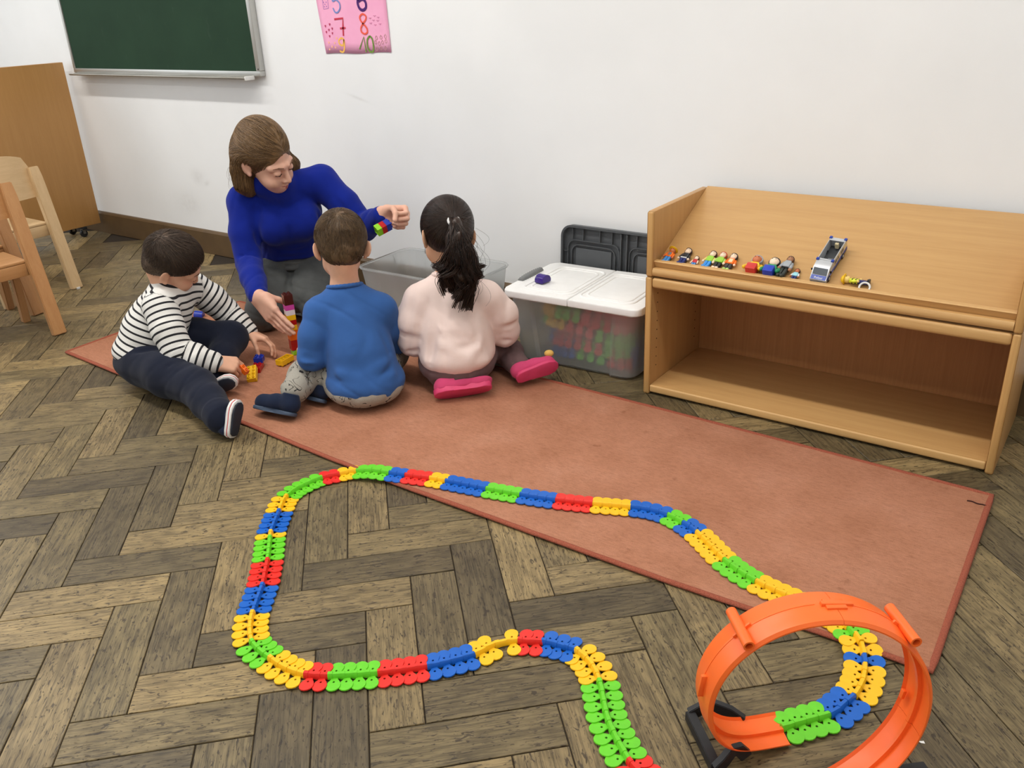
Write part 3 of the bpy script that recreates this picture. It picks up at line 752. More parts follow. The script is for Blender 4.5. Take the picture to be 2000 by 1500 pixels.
# ================================================================== flexible toy track
TC = {'r': plastic('track_red', (226,44,34), 0.34), 'y': plastic('track_yellow', (246,190,26), 0.34), 'b': plastic('track_blue', (20,96,190), 0.34), 'g': plastic('track_green', (104,206,40), 0.34)}
RUNS = [('r',[(-0.430,0.917),(-0.452,0.928),(-0.474,0.938)]),('g',[(-0.496,0.949),(-0.538,0.98),(-0.568,1.007),(-0.594,1.038),(-0.616,1.066)]),('y',[(-0.63,1.082),(-0.648,1.099),(-0.673,1.115),(-0.698,1.125)]),
('b',[(-0.714,1.127),(-0.742,1.121),(-0.763,1.117)]),('r',[(-0.779,1.11),(-0.8,1.098)]),('y',[(-0.82,1.088),(-0.837,1.072),(-0.854,1.049),(-0.861,1.03)]),('b',[(-0.867,1.013),(-0.881,0.991),(-0.896,0.97)]),
('r',[(-0.924,0.936)]),('g',[(-0.99,0.872)]),('r',[(-1.062,0.816)]),('y',[(-1.103,0.792),(-1.132,0.783),(-1.165,0.78)]),('g',[(-1.199,0.782),(-1.233,0.785)]),('y',[(-1.268,0.793),(-1.298,0.811),(-1.322,0.831)]),
('b',[(-1.34,0.85),(-1.37,0.888)]),('r',[(-1.403,0.93),(-1.434,0.963)]),('g',[(-1.47,1.001)]),('y',[(-1.541,1.069)]),('b',[(-1.558,1.087),(-1.584,1.121)]),('y',[(-1.617,1.165),(-1.634,1.187)]),
('g',[(-1.645,1.206),(-1.655,1.244),(-1.653,1.279)]),('r',[(-1.644,1.323)]),('y',[(-1.619,1.364)]),('g',[(-1.585,1.4)]),('b',[(-1.503,1.434)]),('r',[(-1.458,1.449)]),('y',[(-1.372,1.477)]),('b',[(-1.325,1.488)]),
('g',[(-1.213,1.512)]),('b',[(-1.124,1.534)]),('r',[(-1.034,1.56)]),('y',[(-0.945,1.593)]),('b',[(-0.863,1.627),(-0.816,1.642)]),('g',[(-0.768,1.645)]),('b',[(-0.723,1.634)]),('y',[(-0.677,1.614),(-0.624,1.578)]),
('g',[(-0.577,1.545),(-0.532,1.523)]),('y',[(-0.487,1.509),(-0.442,1.501),(-0.379,1.494),(-0.33,1.485)]),('g',[(-0.296,1.471)]),('y',[(-0.266,1.446),(-0.249,1.425)]),('b',[(-0.238,1.402)]),('y',[(-0.231,1.379),(-0.225,1.344),(-0.225,1.321)]),
('b',[(-0.227,1.299),(-0.237,1.263)]),('g',[(-0.248,1.232),(-0.279,1.192),(-0.308,1.154)])]
PITCH = 0.0236
def segment_mesh(name, lobes=True):
    """one link: two paddles with a hole each, joined under a raised spine; local +x runs along the track"""
    bm = bmesh.new(); n = 22; th = 0.0022; hx = 0.0150; hr = 0.0022
    def outer_r(a):
        # distance from the hole centre to the outline (lobe ellipse united with the neck), lobe centre further out
        dx, dy = math.cos(a), math.sin(a); best = 0.0
        for k in range(90, 0, -1):
            r = k*0.0003
            x, y = hx+r*dx, r*dy
            lobe = ((x-0.0240)/0.0142)**2+(y/0.0146)**2 <= 1
            neck = abs(y) <= (0.0066 if x < 0.0075 else 0.0066+0.0046*min(1,(x-0.0075)/0.006)) and 0.0 <= x <= 0.024
            if lobe or neck: best = r; break
        return best
    if lobes:
        for s in (1,-1):
            I0,I1,O0,O1 = [],[],[],[]
            for i in range(n):
                a = 2*PI*i/n; ro = outer_r(a)
                def pt(r,z,inset=0.0):
                    u, v = hx+(r-inset)*math.cos(a), (r-inset)*math.sin(a)
                    return bm.verts.new((v, s*u, z+0.0030-0.085*v))       # each paddle overlaps the next like a shingle
                I0.append(pt(hr,0)); I1.append(pt(hr,th)); O0.append(pt(ro,0)); O1.append(pt(ro,th,0.0004))
            for i in range(n):
                j = (i+1)%n
                for q in ((I1[i],O1[i],O1[j],I1[j]),(O1[i],O0[i],O0[j],O1[j]),(I0[i],I0[j],O0[j],O0[i]),(I0[i],I1[i],I1[j],I0[j])): bm.faces.new(q)
    # raised spine: an arched rib with a socket step
    L = PITCH/2+0.0012
    for x0,x1,w,h in ((-L, L*0.35, 0.0052, 0.0140), (L*0.30, L, 0.0060, 0.0150)):
        prof = [(-w,0.002),(-w*0.95,h*0.7),(-w*0.55,h),(w*0.55,h),(w*0.95,h*0.7),(w,0.002)]
        add_sweep(bm, [Vector((x0,0,0)),Vector((x1,0,0))], prof)
    o = bm_obj(name, bm, TC['r'], angle=35); me = o.data; bpy.data.objects.remove(o)
    return me
SEG = segment_mesh('track_segment'); SEG_BARE = segment_mesh('track_segment_bare', False)
pts = [(Vector((x,y,0)), c) for c,ps in RUNS for x,y in ps]
dense = []
P = [p for p,_ in pts]
for i in range(len(P)-1):
    p0,p1,p2,p3 = P[max(i-1,0)],P[i],P[i+1],P[min(i+2,len(P)-1)]
    for k in range(12):
        t_ = k/12
        dense.append((0.5*((2*p1)+(p2-p0)*t_+(2*p0-5*p1+4*p2-p3)*t_*t_+(3*p1-p0-3*p2+p3)*t_**3), pts[i][1]))
dense.append((P[-1], pts[-1][1]))
arc = [0.0]
for i in range(1,len(dense)): arc.append(arc[-1]+(dense[i][0]-dense[i-1][0]).length)
nseg = round(arc[-1]/PITCH); step = arc[-1]/nseg
trk = empty('toy_track', (dense[0][0].x, dense[0][0].y, 0)); tag(trk, 'flexible toy car track of red, yellow, blue and green links snaking over parquet and rug', 'toy track')
def at_arc(s):
    s = min(max(s,0),arc[-1]-1e-6); lo = int(np.searchsorted(arc, s, side='right'))-1
    lo = min(lo, len(dense)-2); f = (s-arc[lo])/max(1e-9,arc[lo+1]-arc[lo])
    return dense[lo][0].lerp(dense[lo+1][0], f), dense[lo][1]
def rug_height(x, y):
    # height of the floor covering below a point of the track
    ye = np.interp(x, [e[0] for e in edge[:11]], [e[1] for e in edge[:11]])
    d = y-ye if x < -0.128 else -1
    return 0.0072*min(1.0, max(0.0, (d+0.045)/0.05)) + (0.003*math.exp(-(d/0.012)**2) if x < -0.128 else 0)
for i in range(nseg):
    s = (i+0.5)*step; p,c = at_arc(s); a,_ = at_arc(s-step/2); b,_ = at_arc(s+step/2)
    za, zb, zc = rug_height(a.x,a.y), rug_height(b.x,b.y), rug_height(p.x,p.y)
    d = b-a; bare = abs(p.x+0.846) < 0.012 and abs(p.y-1.062) < 0.014
    o = bpy.data.objects.new('track_segment', SEG_BARE if bare else SEG); link(o, trk)
    if c != 'r': o.material_slots[0].link = 'OBJECT'; o.material_slots[0].material = TC[c]
    o.location = (p.x-trk.location.x, p.y-trk.location.y, zc+0.0004)
    o.rotation_euler = (0, -math.atan2(zb-za, d.length), math.atan2(d.y,d.x)+random.uniform(-0.025,0.025))
# coils of the same track packed into the storage box
def coil(label, centre, radius, z, a0, a1, cols, tilt):
    r = empty('toy_track', centre); r.rotation_euler = tilt
    tag(r, label, 'toy track', 'spare track in the storage box')
    n = int(radius*abs(a1-a0)/PITCH)
    for i in range(n):
        a = a0+(a1-a0)*i/n
        o = bpy.data.objects.new('track_segment', SEG); link(o, r)
        o.material_slots[0].link = 'OBJECT'; o.material_slots[0].material = TC[cols[(i//3)%len(cols)]]
        M = Matrix.Rotation(a,4,'Z') @ Matrix.Translation((radius,0,z)) @ Matrix.Rotation(PI/2,4,'Y') @ Matrix.Rotation(PI/2,4,'X') 
        M = Matrix.Translation((radius*1.55*math.cos(a), radius*0.75*math.sin(a), z+0.010*math.sin(3*a))) @ Matrix.Rotation(math.atan2(0.75*math.cos(a), -1.55*math.sin(a)),4,'Z') @ Matrix.Rotation(R(68),4,'X')
        o.matrix_local = M
coil('coil of red and orange-yellow track seen through the upper left of the frosted box', (-1.455,2.445,0.185), 0.105, 0, 0, 2*PI, 'rygr', (R(4),R(6),R(3.5)))
coil('coil of green and yellow track through the middle of the frosted box', (-1.45,2.445,0.135), 0.105, 0, 0.4, 2*PI, 'gyrg', (R(-3),R(9),R(3.5)))
coil('coil of red and green track low in the frosted box', (-1.44,2.445,0.085), 0.10, 0, 0.9, 2*PI+0.5, 'rrgb', (R(3),R(4),R(3.5)))
coil('coil of blue and red track at the bottom of the frosted box', (-1.43,2.445,0.045), 0.098, 0, 0.2, 2*PI, 'bbgr', (0,R(2),R(3.5)))

# ------------------------------------------------------------------ orange loop
M_ORANGE = plastic('orange_plastic', (255,112,42), 0.36, 0.03)
LB = Vector((-0.2817,1.1207,0.004)); LPH = -2.4243; LR = 0.166; LSH = 0.0856; LWID = 0.073
LD_ = Vector((math.cos(LPH), math.sin(LPH), 0)); LA = Vector((-LD_.y, LD_.x, 0)); LZ = Vector((0,0,1))
def loop_lat(a): return LSH*a/(2*PI)-0.040*math.exp(-(a/0.75)**2) + (0.012*math.exp(-((2*PI-a)/0.5)**2))
def loop_frame(a):
    """a<0: straight run in, 0..2pi: the loop, >2pi: straight run out"""
    if a < 0: p = LB+LD_*(LR*a)+LA*loop_lat(0); n = LZ.copy()
    elif a > 2*PI: p = LB+LD_*(LR*(a-2*PI))+LA*loop_lat(2*PI); n = LZ.copy()
    else:
        p = LB+LD_*(LR*math.sin(a))+LZ*(LR*(1-math.cos(a)))+LA*loop_lat(a); n = -LD_*math.sin(a)+LZ*math.cos(a)
    return p, n
loop = empty('stunt_loop', (LB.x, LB.y, 0)); tag(loop, 'big orange plastic stunt loop standing at the end of the toy track', 'toy loop')
def band(name, a0, a1, n):
    bm = bmesh.new(); w = LWID/2; t_ = 0.0022
    prof = [(-w,0.0065),(-w*0.90,0.0015),(-w*0.6,0.0),(-0.0045,0.0),(-0.0035,0.0065),(0.0035,0.0065),(0.0045,0.0),(w*0.6,0.0),(w*0.90,0.0015),(w,0.0065)]
    prof += [(x+(0.0 if abs(x) < w*0.98 else 0.0), z-t_) for x,z in reversed([(-w,0.0065),(-w*0.90,0.0015),(-w*0.6,0.0),(-0.0055,-0.0014),(-0.002,-0.0022),(0.002,-0.0022),(0.0055,-0.0014),(w*0.6,0.0),(w*0.90,0.0015),(w,0.0065)])]
    rings = []
    for i in range(n+1):
        p,nn = loop_frame(a0+(a1-a0)*i/n); rings.append([bm.verts.new(p-loop.location+LA*x+nn*z) for x,z in prof])
    m = len(prof)
    for a,b in zip(rings,rings[1:]):
        for j in range(m): bm.faces.new((a[j],a[(j+1)%m],b[(j+1)%m],b[j]))
    bm.faces.new(rings[0]); bm.faces.new(rings[-1][::-1])
    return bm_obj(name, bm, M_ORANGE, loop, angle=32)
SEAM = R(186)
band('entry_half', R(-1), SEAM, 90); band('exit_half', SEAM+0.004, R(290), 50); band('exit_ramp', R(290)+0.004, 2*PI+0.9, 50)
# outer centre rib, connector clip, tubes and lugs on the outside
def outer_rib(a0, a1, n):
    bm = bmesh.new(); rings = []
    for i in range(n+1):
        p,nn = loop_frame(a0+(a1-a0)*i/n); p = p-loop.location
        rings.append([bm.verts.new(p+LA*x+nn*z) for x,z in ((-0.0012,-0.001),(0.0012,-0.001),(0.0012,-0.0052),(-0.0012,-0.0052))])
    for a,b in zip(rings,rings[1:]):
        for j in range(4): bm.faces.new((a[j],a[(j+1)%4],b[(j+1)%4],b[j]))
    bm.faces.new(rings[0]); bm.faces.new(rings[-1][::-1]); bm_obj('outer_rib', bm, M_ORANGE, loop)
outer_rib(R(100), R(176), 30); outer_rib(R(196), R(224), 12)
def local_box(name, a, x0, x1, l, z0, z1, bev=0.001):
    p,nn = loop_frame(a); tn = LA.cross(nn)
    M = Matrix(((LA.x,tn.x,nn.x,p.x-loop.location.x),(LA.y,tn.y,nn.y,p.y-loop.location.y),(LA.z,tn.z,nn.z,p.z),(0,0,0,1)))
    return box(name, x0, x1, -l/2, l/2, z0, z1, M_ORANGE, loop, bev, 2, M=M)
local_box('connector_clip', SEAM, -0.010, 0.012, 0.032, -0.0062, -0.0018); local_box('connector_clip', SEAM+0.02, -0.004, 0.004, 0.05, -0.0075, -0.0018)
for a in (R(137.7), R(225)):
    p,nn = loop_frame(a); p = p-loop.location-nn*0.0105
    bm = bmesh.new(); ro, ri = 0.0085, 0.0058; rings = []
    for x,r_ in ((-0.040,ri),(-0.040,ro),(0.040,ro),(0.040,ri)):
        tn = LA.cross(nn); rings.append([bm.verts.new(p+LA*x+nn*(r_*math.cos(2*PI*k/18))+tn*(r_*math.sin(2*PI*k/18))) for k in range(18)])
    for q in range(4):
        A,B = rings[q],rings[(q+1)%4]
        for k in range(18): bm.faces.new((A[k],A[(k+1)%18],B[(k+1)%18],B[k]))
    bm_obj('cross_tube', bm, M_ORANGE, loop, angle=40)
    local_box('tube_web', a, -0.0022, 0.0022, 0.034, -0.0085, -0.001)
local_box('lug', R(98), 0.004, 0.010, 0.040, -0.011, -0.001); local_box('lug', R(280), -0.030, -0.022, 0.016, 0.006, 0.012)
# black foot that carries the loop
bs = empty('loop_stand', (-0.405,1.055,0)); tag(bs, 'black plastic foot bracket under the left side of the orange loop', 'stand')
def fr(x, y, z): return Vector((x+0.405, y-1.055, z))
def bar(name, pts, w, h):
    bm = bmesh.new(); add_sweep(bm, [fr(*q) for q in pts], [(-w/2,-h/2),(w/2,-h/2),(w/2,h/2),(-w/2,h/2)]); bmesh.ops.bevel(bm, geom=list(bm.edges), offset=0.0012, segments=2, affect='EDGES')
    return bm_obj(name, bm, M_DARK, bs, angle=40)
bar('foot_bar', [(-0.452,1.092,0.011),(-0.41,1.052,0.010),(-0.366,1.008,0.011)], 0.017, 0.020)
bar('foot_arm', [(-0.452,1.092,0.012),(-0.436,1.108,0.022),(-0.415,1.117,0.030),(-0.392,1.122,0.026),(-0.37,1.128,0.012)], 0.012, 0.022)
bar('foot_arm', [(-0.366,1.008,0.012),(-0.358,1.020,0.024),(-0.352,1.034,0.036),(-0.345,1.046,0.034),(-0.335,1.056,0.016)], 0.012, 0.022)
bar('foot_bar', [(-0.20,1.088,0.008),(-0.135,1.150,0.008),(-0.085,1.196,0.008)], 0.020, 0.014)
# a scrap of paper left on the floor
bm = bmesh.new(); vv = [bm.verts.new(q) for q in ((-.008,-.002,.0006),(-.003,.0022,.0030),(.001,-.0005,.0012),(.006,.002,.0026),(.009,-.001,.0008),(.003,-.003,.0006),(-.002,-.0028,.0016))]; bm.faces.new(vv); bmesh.ops.triangulate(bm, faces=bm.faces)
sc_ = bm_obj('paper_scrap', bm, plastic('scrap_white', (236,236,232), 0.8)); sc_.location = (-0.108,1.258,0.0); tag(sc_, 'tiny torn white paper scrap on the parquet right of the orange loop', 'paper scrap')
sc_.modifiers.new('thickness','SOLIDIFY').thickness = 0.0003
# ================================================================== implicit-surface modelling kit for people
V3 = lambda *a: np.array(a, dtype=np.float64)
def unit(v): v = np.asarray(v, float); return v/np.linalg.norm(v)
def smin(a, b, k):
    if k <= 0: return np.minimum(a, b)
    h = np.maximum(k-np.abs(a-b), 0)/k
    return np.minimum(a, b)-h*h*k*0.25
class Field:
    """sequence of smooth unions / subtractions of simple solids, turned into one closed mesh"""
    def __init__(self): self.ops = []
    def cone(self, a, b, ra, rb, k=0.015, op='u'):
        a, b = np.asarray(a,float), np.asarray(b,float); r = max(ra,rb)
        self.ops.append((op, 'cone', (a,b,ra,rb), k, np.minimum(a,b)-r, np.maximum(a,b)+r)); return self
    def chain(self, pts, rads, k=0.015, op='u'):
        for i in range(len(pts)-1): self.cone(pts[i], pts[i+1], rads[i], rads[i+1], k, op)
        return self
    def ell(self, c, r, A=None, k=0.015, op='u'):
        c, r = np.asarray(c,float), np.asarray(r,float); A = np.eye(3) if A is None else np.asarray(A,float)
        ext = np.sqrt(((A*r)**2).sum(1))
        self.ops.append((op, 'ell', (c,r,A), k, c-ext, c+ext)); return self
    def cyl(self, a, b, ra, rb, rnd=0.004, k=0.01, op='u'):
        """cone with flat ends"""
        a, b = np.asarray(a,float), np.asarray(b,float); r = max(ra,rb)
        self.ops.append((op, 'cyl', (a,b,ra,rb,rnd), k, np.minimum(a,b)-r, np.maximum(a,b)+r)); return self
    def bx(self, c, h, A=None, rnd=0.004, k=0.008, op='u'):
        c, h = np.asarray(c,float), np.asarray(h,float); A = np.eye(3) if A is None else np.asarray(A,float)
        ext = np.abs(A*h).sum(1)
        self.ops.append((op, 'box', (c,h,A,rnd), k, c-ext, c+ext)); return self
    def half(self, p, n, c, rad, k=0.006):
        """cut away the side n points to, inside a ball of radius rad about c"""
        c = np.asarray(c,float); self.ops.append(('i', 'half', (np.asarray(p,float), unit(n)), k, c-rad, c+rad)); return self
    @staticmethod
    def prim(t, a, P):
        if t == 'cone':
            A,B,ra,rb = a; ba = B-A; L2 = ba@ba
            pa = P-A.astype(P.dtype)
            h = np.clip((pa@ba.astype(P.dtype))/max(L2,1e-12), 0, 1)
            d = pa-h[...,None]*ba.astype(P.dtype)
            return np.sqrt((d*d).sum(-1))-(ra+(rb-ra)*h)
        if t == 'ell':
            c,r,A = a; q = (P-c.astype(P.dtype))@A.astype(P.dtype); u = q/r.astype(P.dtype)
            k0 = np.sqrt((u*u).sum(-1)); w = u/r.astype(P.dtype); k1 = np.sqrt((w*w).sum(-1))
            return k0*(k0-1)/np.maximum(k1,1e-9)
        if t == 'cyl':
            A,B,ra,rb,rd = a; ba = B-A; L = math.sqrt(ba@ba); ax = ba/L
            pa = P-A.astype(P.dtype); y = pa@ax.astype(P.dtype); x = np.sqrt(np.maximum((pa*pa).sum(-1)-y*y, 0))
            h = np.clip(y/L,0,1); dx = x-(ra+(rb-ra)*h)+rd; dy = np.abs(y-L/2)-L/2+rd
            return np.minimum(np.maximum(dx,dy),0)+np.sqrt(np.maximum(dx,0)**2+np.maximum(dy,0)**2)-rd
        if t == 'box':
            c,h,A,rd = a; q = np.abs((P-c.astype(P.dtype))@A.astype(P.dtype))-(h-rd).astype(P.dtype)
            return np.sqrt((np.maximum(q,0)**2).sum(-1))+np.minimum(q.max(-1),0)-rd
        if t == 'half':
            p,n = a; return (P-p.astype(P.dtype))@n.astype(P.dtype)
    @staticmethod
    def comb(op, d, v, k):
        if op == 'u': return smin(d, v, k)
        if op == 's': return -smin(-d, v, k)
        return -smin(-d, -v, k)
    def eval(self, P):
        d = np.full(P.shape[:-1], 1.0)
        for op,t,a,k,lo,hi in self.ops:
            if t == 'half':
                m = ((P > lo)&(P < hi)).all(-1)
                if m.any(): d[m] = self.comb(op, d[m], self.prim(t,a,P[m]), k)
            else: d = self.comb(op, d, self.prim(t,a,P), k)
        return d
    def grad(self, P, e=0.002):
        g = np.stack([self.eval(P+np.eye(3)[i]*e)-self.eval(P-np.eye(3)[i]*e) for i in range(3)], -1)
        return g/np.maximum(np.linalg.norm(g,axis=-1,keepdims=True),1e-9)
    def grid(self, h, disp=None):
        us = [o for o in self.ops if o[0] == 'u']
        lo = np.min([o[4] for o in us],0)-4*h; hi = np.max([o[5] for o in us],0)+4*h
        n = np.ceil((hi-lo)/h).astype(int)+1
        D = np.full(tuple(n), 1.0, np.float32)
        ax = [(lo[i]+h*np.arange(n[i])).astype(np.float32) for i in range(3)]
        for op,t,a,k,blo,bhi in self.ops:
            m = k+3*h if t != 'half' else 0
            i0 = np.clip(np.floor((blo-m-lo)/h).astype(int),0,n); i1 = np.clip(np.ceil((bhi+m-lo)/h).astype(int)+1,0,n)
            if (i1 <= i0).any(): continue
            s = tuple(slice(i0[q],i1[q]) for q in range(3))
            P = np.stack(np.meshgrid(ax[0][s[0]],ax[1][s[1]],ax[2][s[2]],indexing='ij'),-1)
            D[s] = self.comb(op, D[s], self.prim(t,a,P).astype(np.float32), np.float32(k))
        if disp is not None:
            near = np.abs(D) < 0.03; idx = np.argwhere(near)
            P = (lo+idx*h); D[near] += disp(P).astype(np.float32)
        return D, lo
    def surface(self, h, disp=None):
        D, lo = self.grid(h, disp); I = D < 0
        c = np.zeros(tuple(np.array(D.shape)-1), np.uint8)
        for i in (0,1):
            for j in (0,1):
                for k in (0,1): c += I[i:D.shape[0]-1+i, j:D.shape[1]-1+j, k:D.shape[2]-1+k]
        cells = np.argwhere((c > 0)&(c < 8)); vid = np.full(c.shape, -1, np.int32); vid[tuple(cells.T)] = np.arange(len(cells))
        acc = np.zeros((len(cells),3)); cnt = np.zeros(len(cells)); corner = [(i,j,k) for i in (0,1) for j in (0,1) for k in (0,1)]
        vals = {q: D[cells[:,0]+q[0], cells[:,1]+q[1], cells[:,2]+q[2]].astype(np.float64) for q in corner}
        for q in corner:
            for axs in range(3):
                if q[axs]: continue
                r = list(q); r[axs] = 1; r = tuple(r); a, b = vals[q], vals[r]; m = (a < 0) != (b < 0)
                t_ = np.where(m, a/np.where(np.abs(a-b) < 1e-12, 1, a-b), 0)
                pos = np.tile(np.array(q,float),(len(cells),1)); pos[:,axs] += t_
                acc[m] += pos[m]; cnt[m] += 1
        verts = lo+(cells+acc/np.maximum(cnt,1)[:,None])*h
        quads = []
        for axs in range(3):
            sl0 = [slice(None)]*3; sl1 = [slice(None)]*3; sl0[axs] = slice(0,-1); sl1[axs] = slice(1,None)
            A, B = I[tuple(sl0)], I[tuple(sl1)]; e = np.argwhere(A != B)
            o1, o2 = [(1,2),(2,0),(0,1)][axs]
            ok = (e[:,o1] > 0)&(e[:,o2] > 0)&(e[:,o1] < D.shape[o1]-1)&(e[:,o2] < D.shape[o2]-1); e = e[ok]
            ins = A[tuple(e.T)]
            def cell(d1,d2):
                q = e.copy(); q[:,o1] += d1; q[:,o2] += d2; return vid[tuple(q.T)]
            Q = np.stack([cell(-1,-1),cell(0,-1),cell(0,0),cell(-1,0)],-1)
            Q[~ins] = Q[~ins][:,::-1]; quads.append(Q)
        return verts, np.concatenate(quads)
def np_mesh(name, verts, quads, m, parent, attrs=None, smooth=True, kind=None):
    me = bpy.data.meshes.new(name); n, f = len(verts), len(quads); w = quads.shape[1]
    me.vertices.add(n); me.vertices.foreach_set('co', np.asarray(verts,np.float32).ravel())
    me.loops.add(f*w); me.loops.foreach_set('vertex_index', quads.astype(np.int32).ravel())
    me.polygons.add(f); me.polygons.foreach_set('loop_start', np.arange(0,f*w,w,dtype=np.int32)); me.polygons.foreach_set('loop_total', np.full(f,w,np.int32))
    me.update(calc_edges=True)
    for k,v in (attrs or {}).items():
        a = me.attributes.new(k,'FLOAT','POINT'); a.data.foreach_set('value', np.asarray(v,np.float32))
    me.materials.append(m)
    if smooth: me.shade_smooth()
    o = link(bpy.data.objects.new(name, me), parent)
    if kind: o['kind'] = kind
    return o
def field_obj(name, F, h, m, parent, disp=None, attr=None):
    v, q = F.surface(h, disp)
    return np_mesh(name, v, q, m, parent, attr(v) if attr else None)
def wrinkles(seed, amp, freq, stretch=(1,1,1)):
    r = np.random.default_rng(seed); dirs = r.normal(size=(6,3)); dirs /= np.linalg.norm(dirs,axis=1)[:,None]; ph = r.uniform(0,6.28,(6,2))
    def f(P):
        Q = P*np.array(stretch); out = np.zeros(len(P))
        for i in range(6):
            w = np.sin(Q@dirs[(i+2)%6]*freq*0.45+ph[i,1])*1.4
            out += np.sin(Q@dirs[i]*freq*(0.7+0.16*i)+ph[i,0]+w)
        return out*(amp/3.0)
    return f
def cloth(seed, amp, freq, stretch=(1,1,1)):
    """creased fabric: narrow valleys between rounded ridges"""
    r = np.random.default_rng(seed); dirs = r.normal(size=(5,3)); dirs /= np.linalg.norm(dirs,axis=1)[:,None]; ph = r.uniform(0,6.28,(5,3))
    def f(P):
        Q = P*np.array(stretch); out = np.zeros(len(P))
        for i in range(5):
            w = np.sin(Q@dirs[(i+2)%5]*freq*0.5+ph[i,1])*1.3+np.sin(Q@dirs[(i+3)%5]*freq*0.27+ph[i,2])*1.6
            env = 0.5+0.5*np.sin(Q@dirs[(i+1)%5]*freq*0.22+ph[i,2])
            out += (np.exp(-(np.sin(Q@dirs[i]*freq*(0.5+0.12*i)+ph[i,0]+w)**2)*7.0)-0.35)*env**2
        return out*amp
    return f
def folds(items, base=None):
    """soft cloth folds: items (a, b, height, width); ridges for height > 0, creases for height < 0"""
    it = [(np.asarray(a,float),np.asarray(b,float),h,w) for a,b,h,w in items]
    def f(P):
        out = base(P) if base else np.zeros(len(P))
        for a,b,h,w in it:
            ba = b-a; pa = P-a; t_ = np.clip(pa@ba/max(ba@ba,1e-9),0,1); q = pa-t_[:,None]*ba
            out = out-1.6*h*np.exp(-(q*q).sum(-1)/(w*w))*(0.35+0.65*np.sin(PI*np.clip(t_,0.02,0.98)))
        return out
    return f
def basis(left, face, up):
    y = unit(face); z = np.asarray(up,float); z = unit(z-(z@y)*y); x = np.asarray(left,float); x = unit(x-(x@y)*y-(x@z)*z)
    return np.stack([x,y,z],1)          # columns: subject's left, forward, up
class Head:
    def __init__(self, c, A, s): self.c = np.asarray(c,float); self.A = A; self.s = s
    def p(self, x, y, z): return self.c+self.s*(self.A@np.array([x,y,z]))
    def ell(self, F, x, y, z, rx, ry, rz, k=0.012, op='u', A=None): F.ell(self.p(x,y,z), np.array([rx,ry,rz])*self.s, self.A if A is None else self.A@A, k*self.s, op)
    def cone(self, F, a, b, ra, rb, k=0.008, op='u'): F.cone(self.p(*a), self.p(*b), ra*self.s, rb*self.s, k*self.s, op)
    def to_local(self, P): return ((P-self.c)@self.A)/self.s
def rot3(ax, a):
    return np.array(Matrix.Rotation(a,3,ax))
def add_head(F, H, child=True, mouth=True, ear_out=0.0):
    cw = 0.077 if child else 0.074
    H.ell(F, 0,-0.012,0.034, cw,0.094,0.084)
    H.ell(F, 0,0.032,-0.030, 0.062 if child else 0.058, 0.056, 0.070, 0.03)
    H.ell(F, 0,0.060,-0.078, 0.030,0.030,0.026, k=0.03)
    for s in (-1,1):
        H.ell(F, s*0.034,0.058,-0.042 if child else -0.046, 0.028,0.030,0.030 if child else 0.026, 0.02)
        H.cone(F, (s*0.012,0.086,0.016),(s*0.050,0.066,0.014), 0.011,0.010, 0.014)
        H.ell(F, s*0.033,0.094,-0.002, 0.019,0.012,0.012, 0.010,'s')
        H.ell(F, s*0.032,0.080,-0.003, 0.0145,0.0125,0.0120, 0.004)
    n = 1.0 if not child else 0.82
    H.cone(F, (0,0.086,0.004),(0,0.086+0.019*n,-0.034), 0.0075,0.0105*n, 0.010)
    for s in (-1,1): H.ell(F, s*0.0105*n,0.090+0.006*n,-0.037, 0.008*n,0.010*n,0.007*n, 0.006)
    if mouth:
        for s in (-1,1):
            H.cone(F, (0,0.0935,-0.0585),(s*0.020,0.084,-0.0625), 0.0055,0.0035, 0.005)
            H.cone(F, (0,0.0915,-0.0700),(s*0.018,0.083,-0.0660), 0.0065,0.0035, 0.005)
            H.cone(F, (0,0.0985,-0.0640),(s*0.022,0.087,-0.0635), 0.0016,0.0014, 0.002,'s')
    for s in (-1,1):
        E = rot3('Z', s*(0.42+0.35*ear_out)) @ rot3('X', 0.20)
        H.ell(F, s*(cw+0.003+ear_out*0.008),-0.018,-0.010, 0.0055,0.0185,0.029, 0.005, A=E)
        H.ell(F, s*(cw+0.0095+ear_out*0.012),-0.012,-0.006, 0.0060,0.0120,0.019, 0.003,'s', A=E)
        H.ell(F, s*(cw+0.000),-0.006,-0.033, 0.0060,0.008,0.009, 0.006)
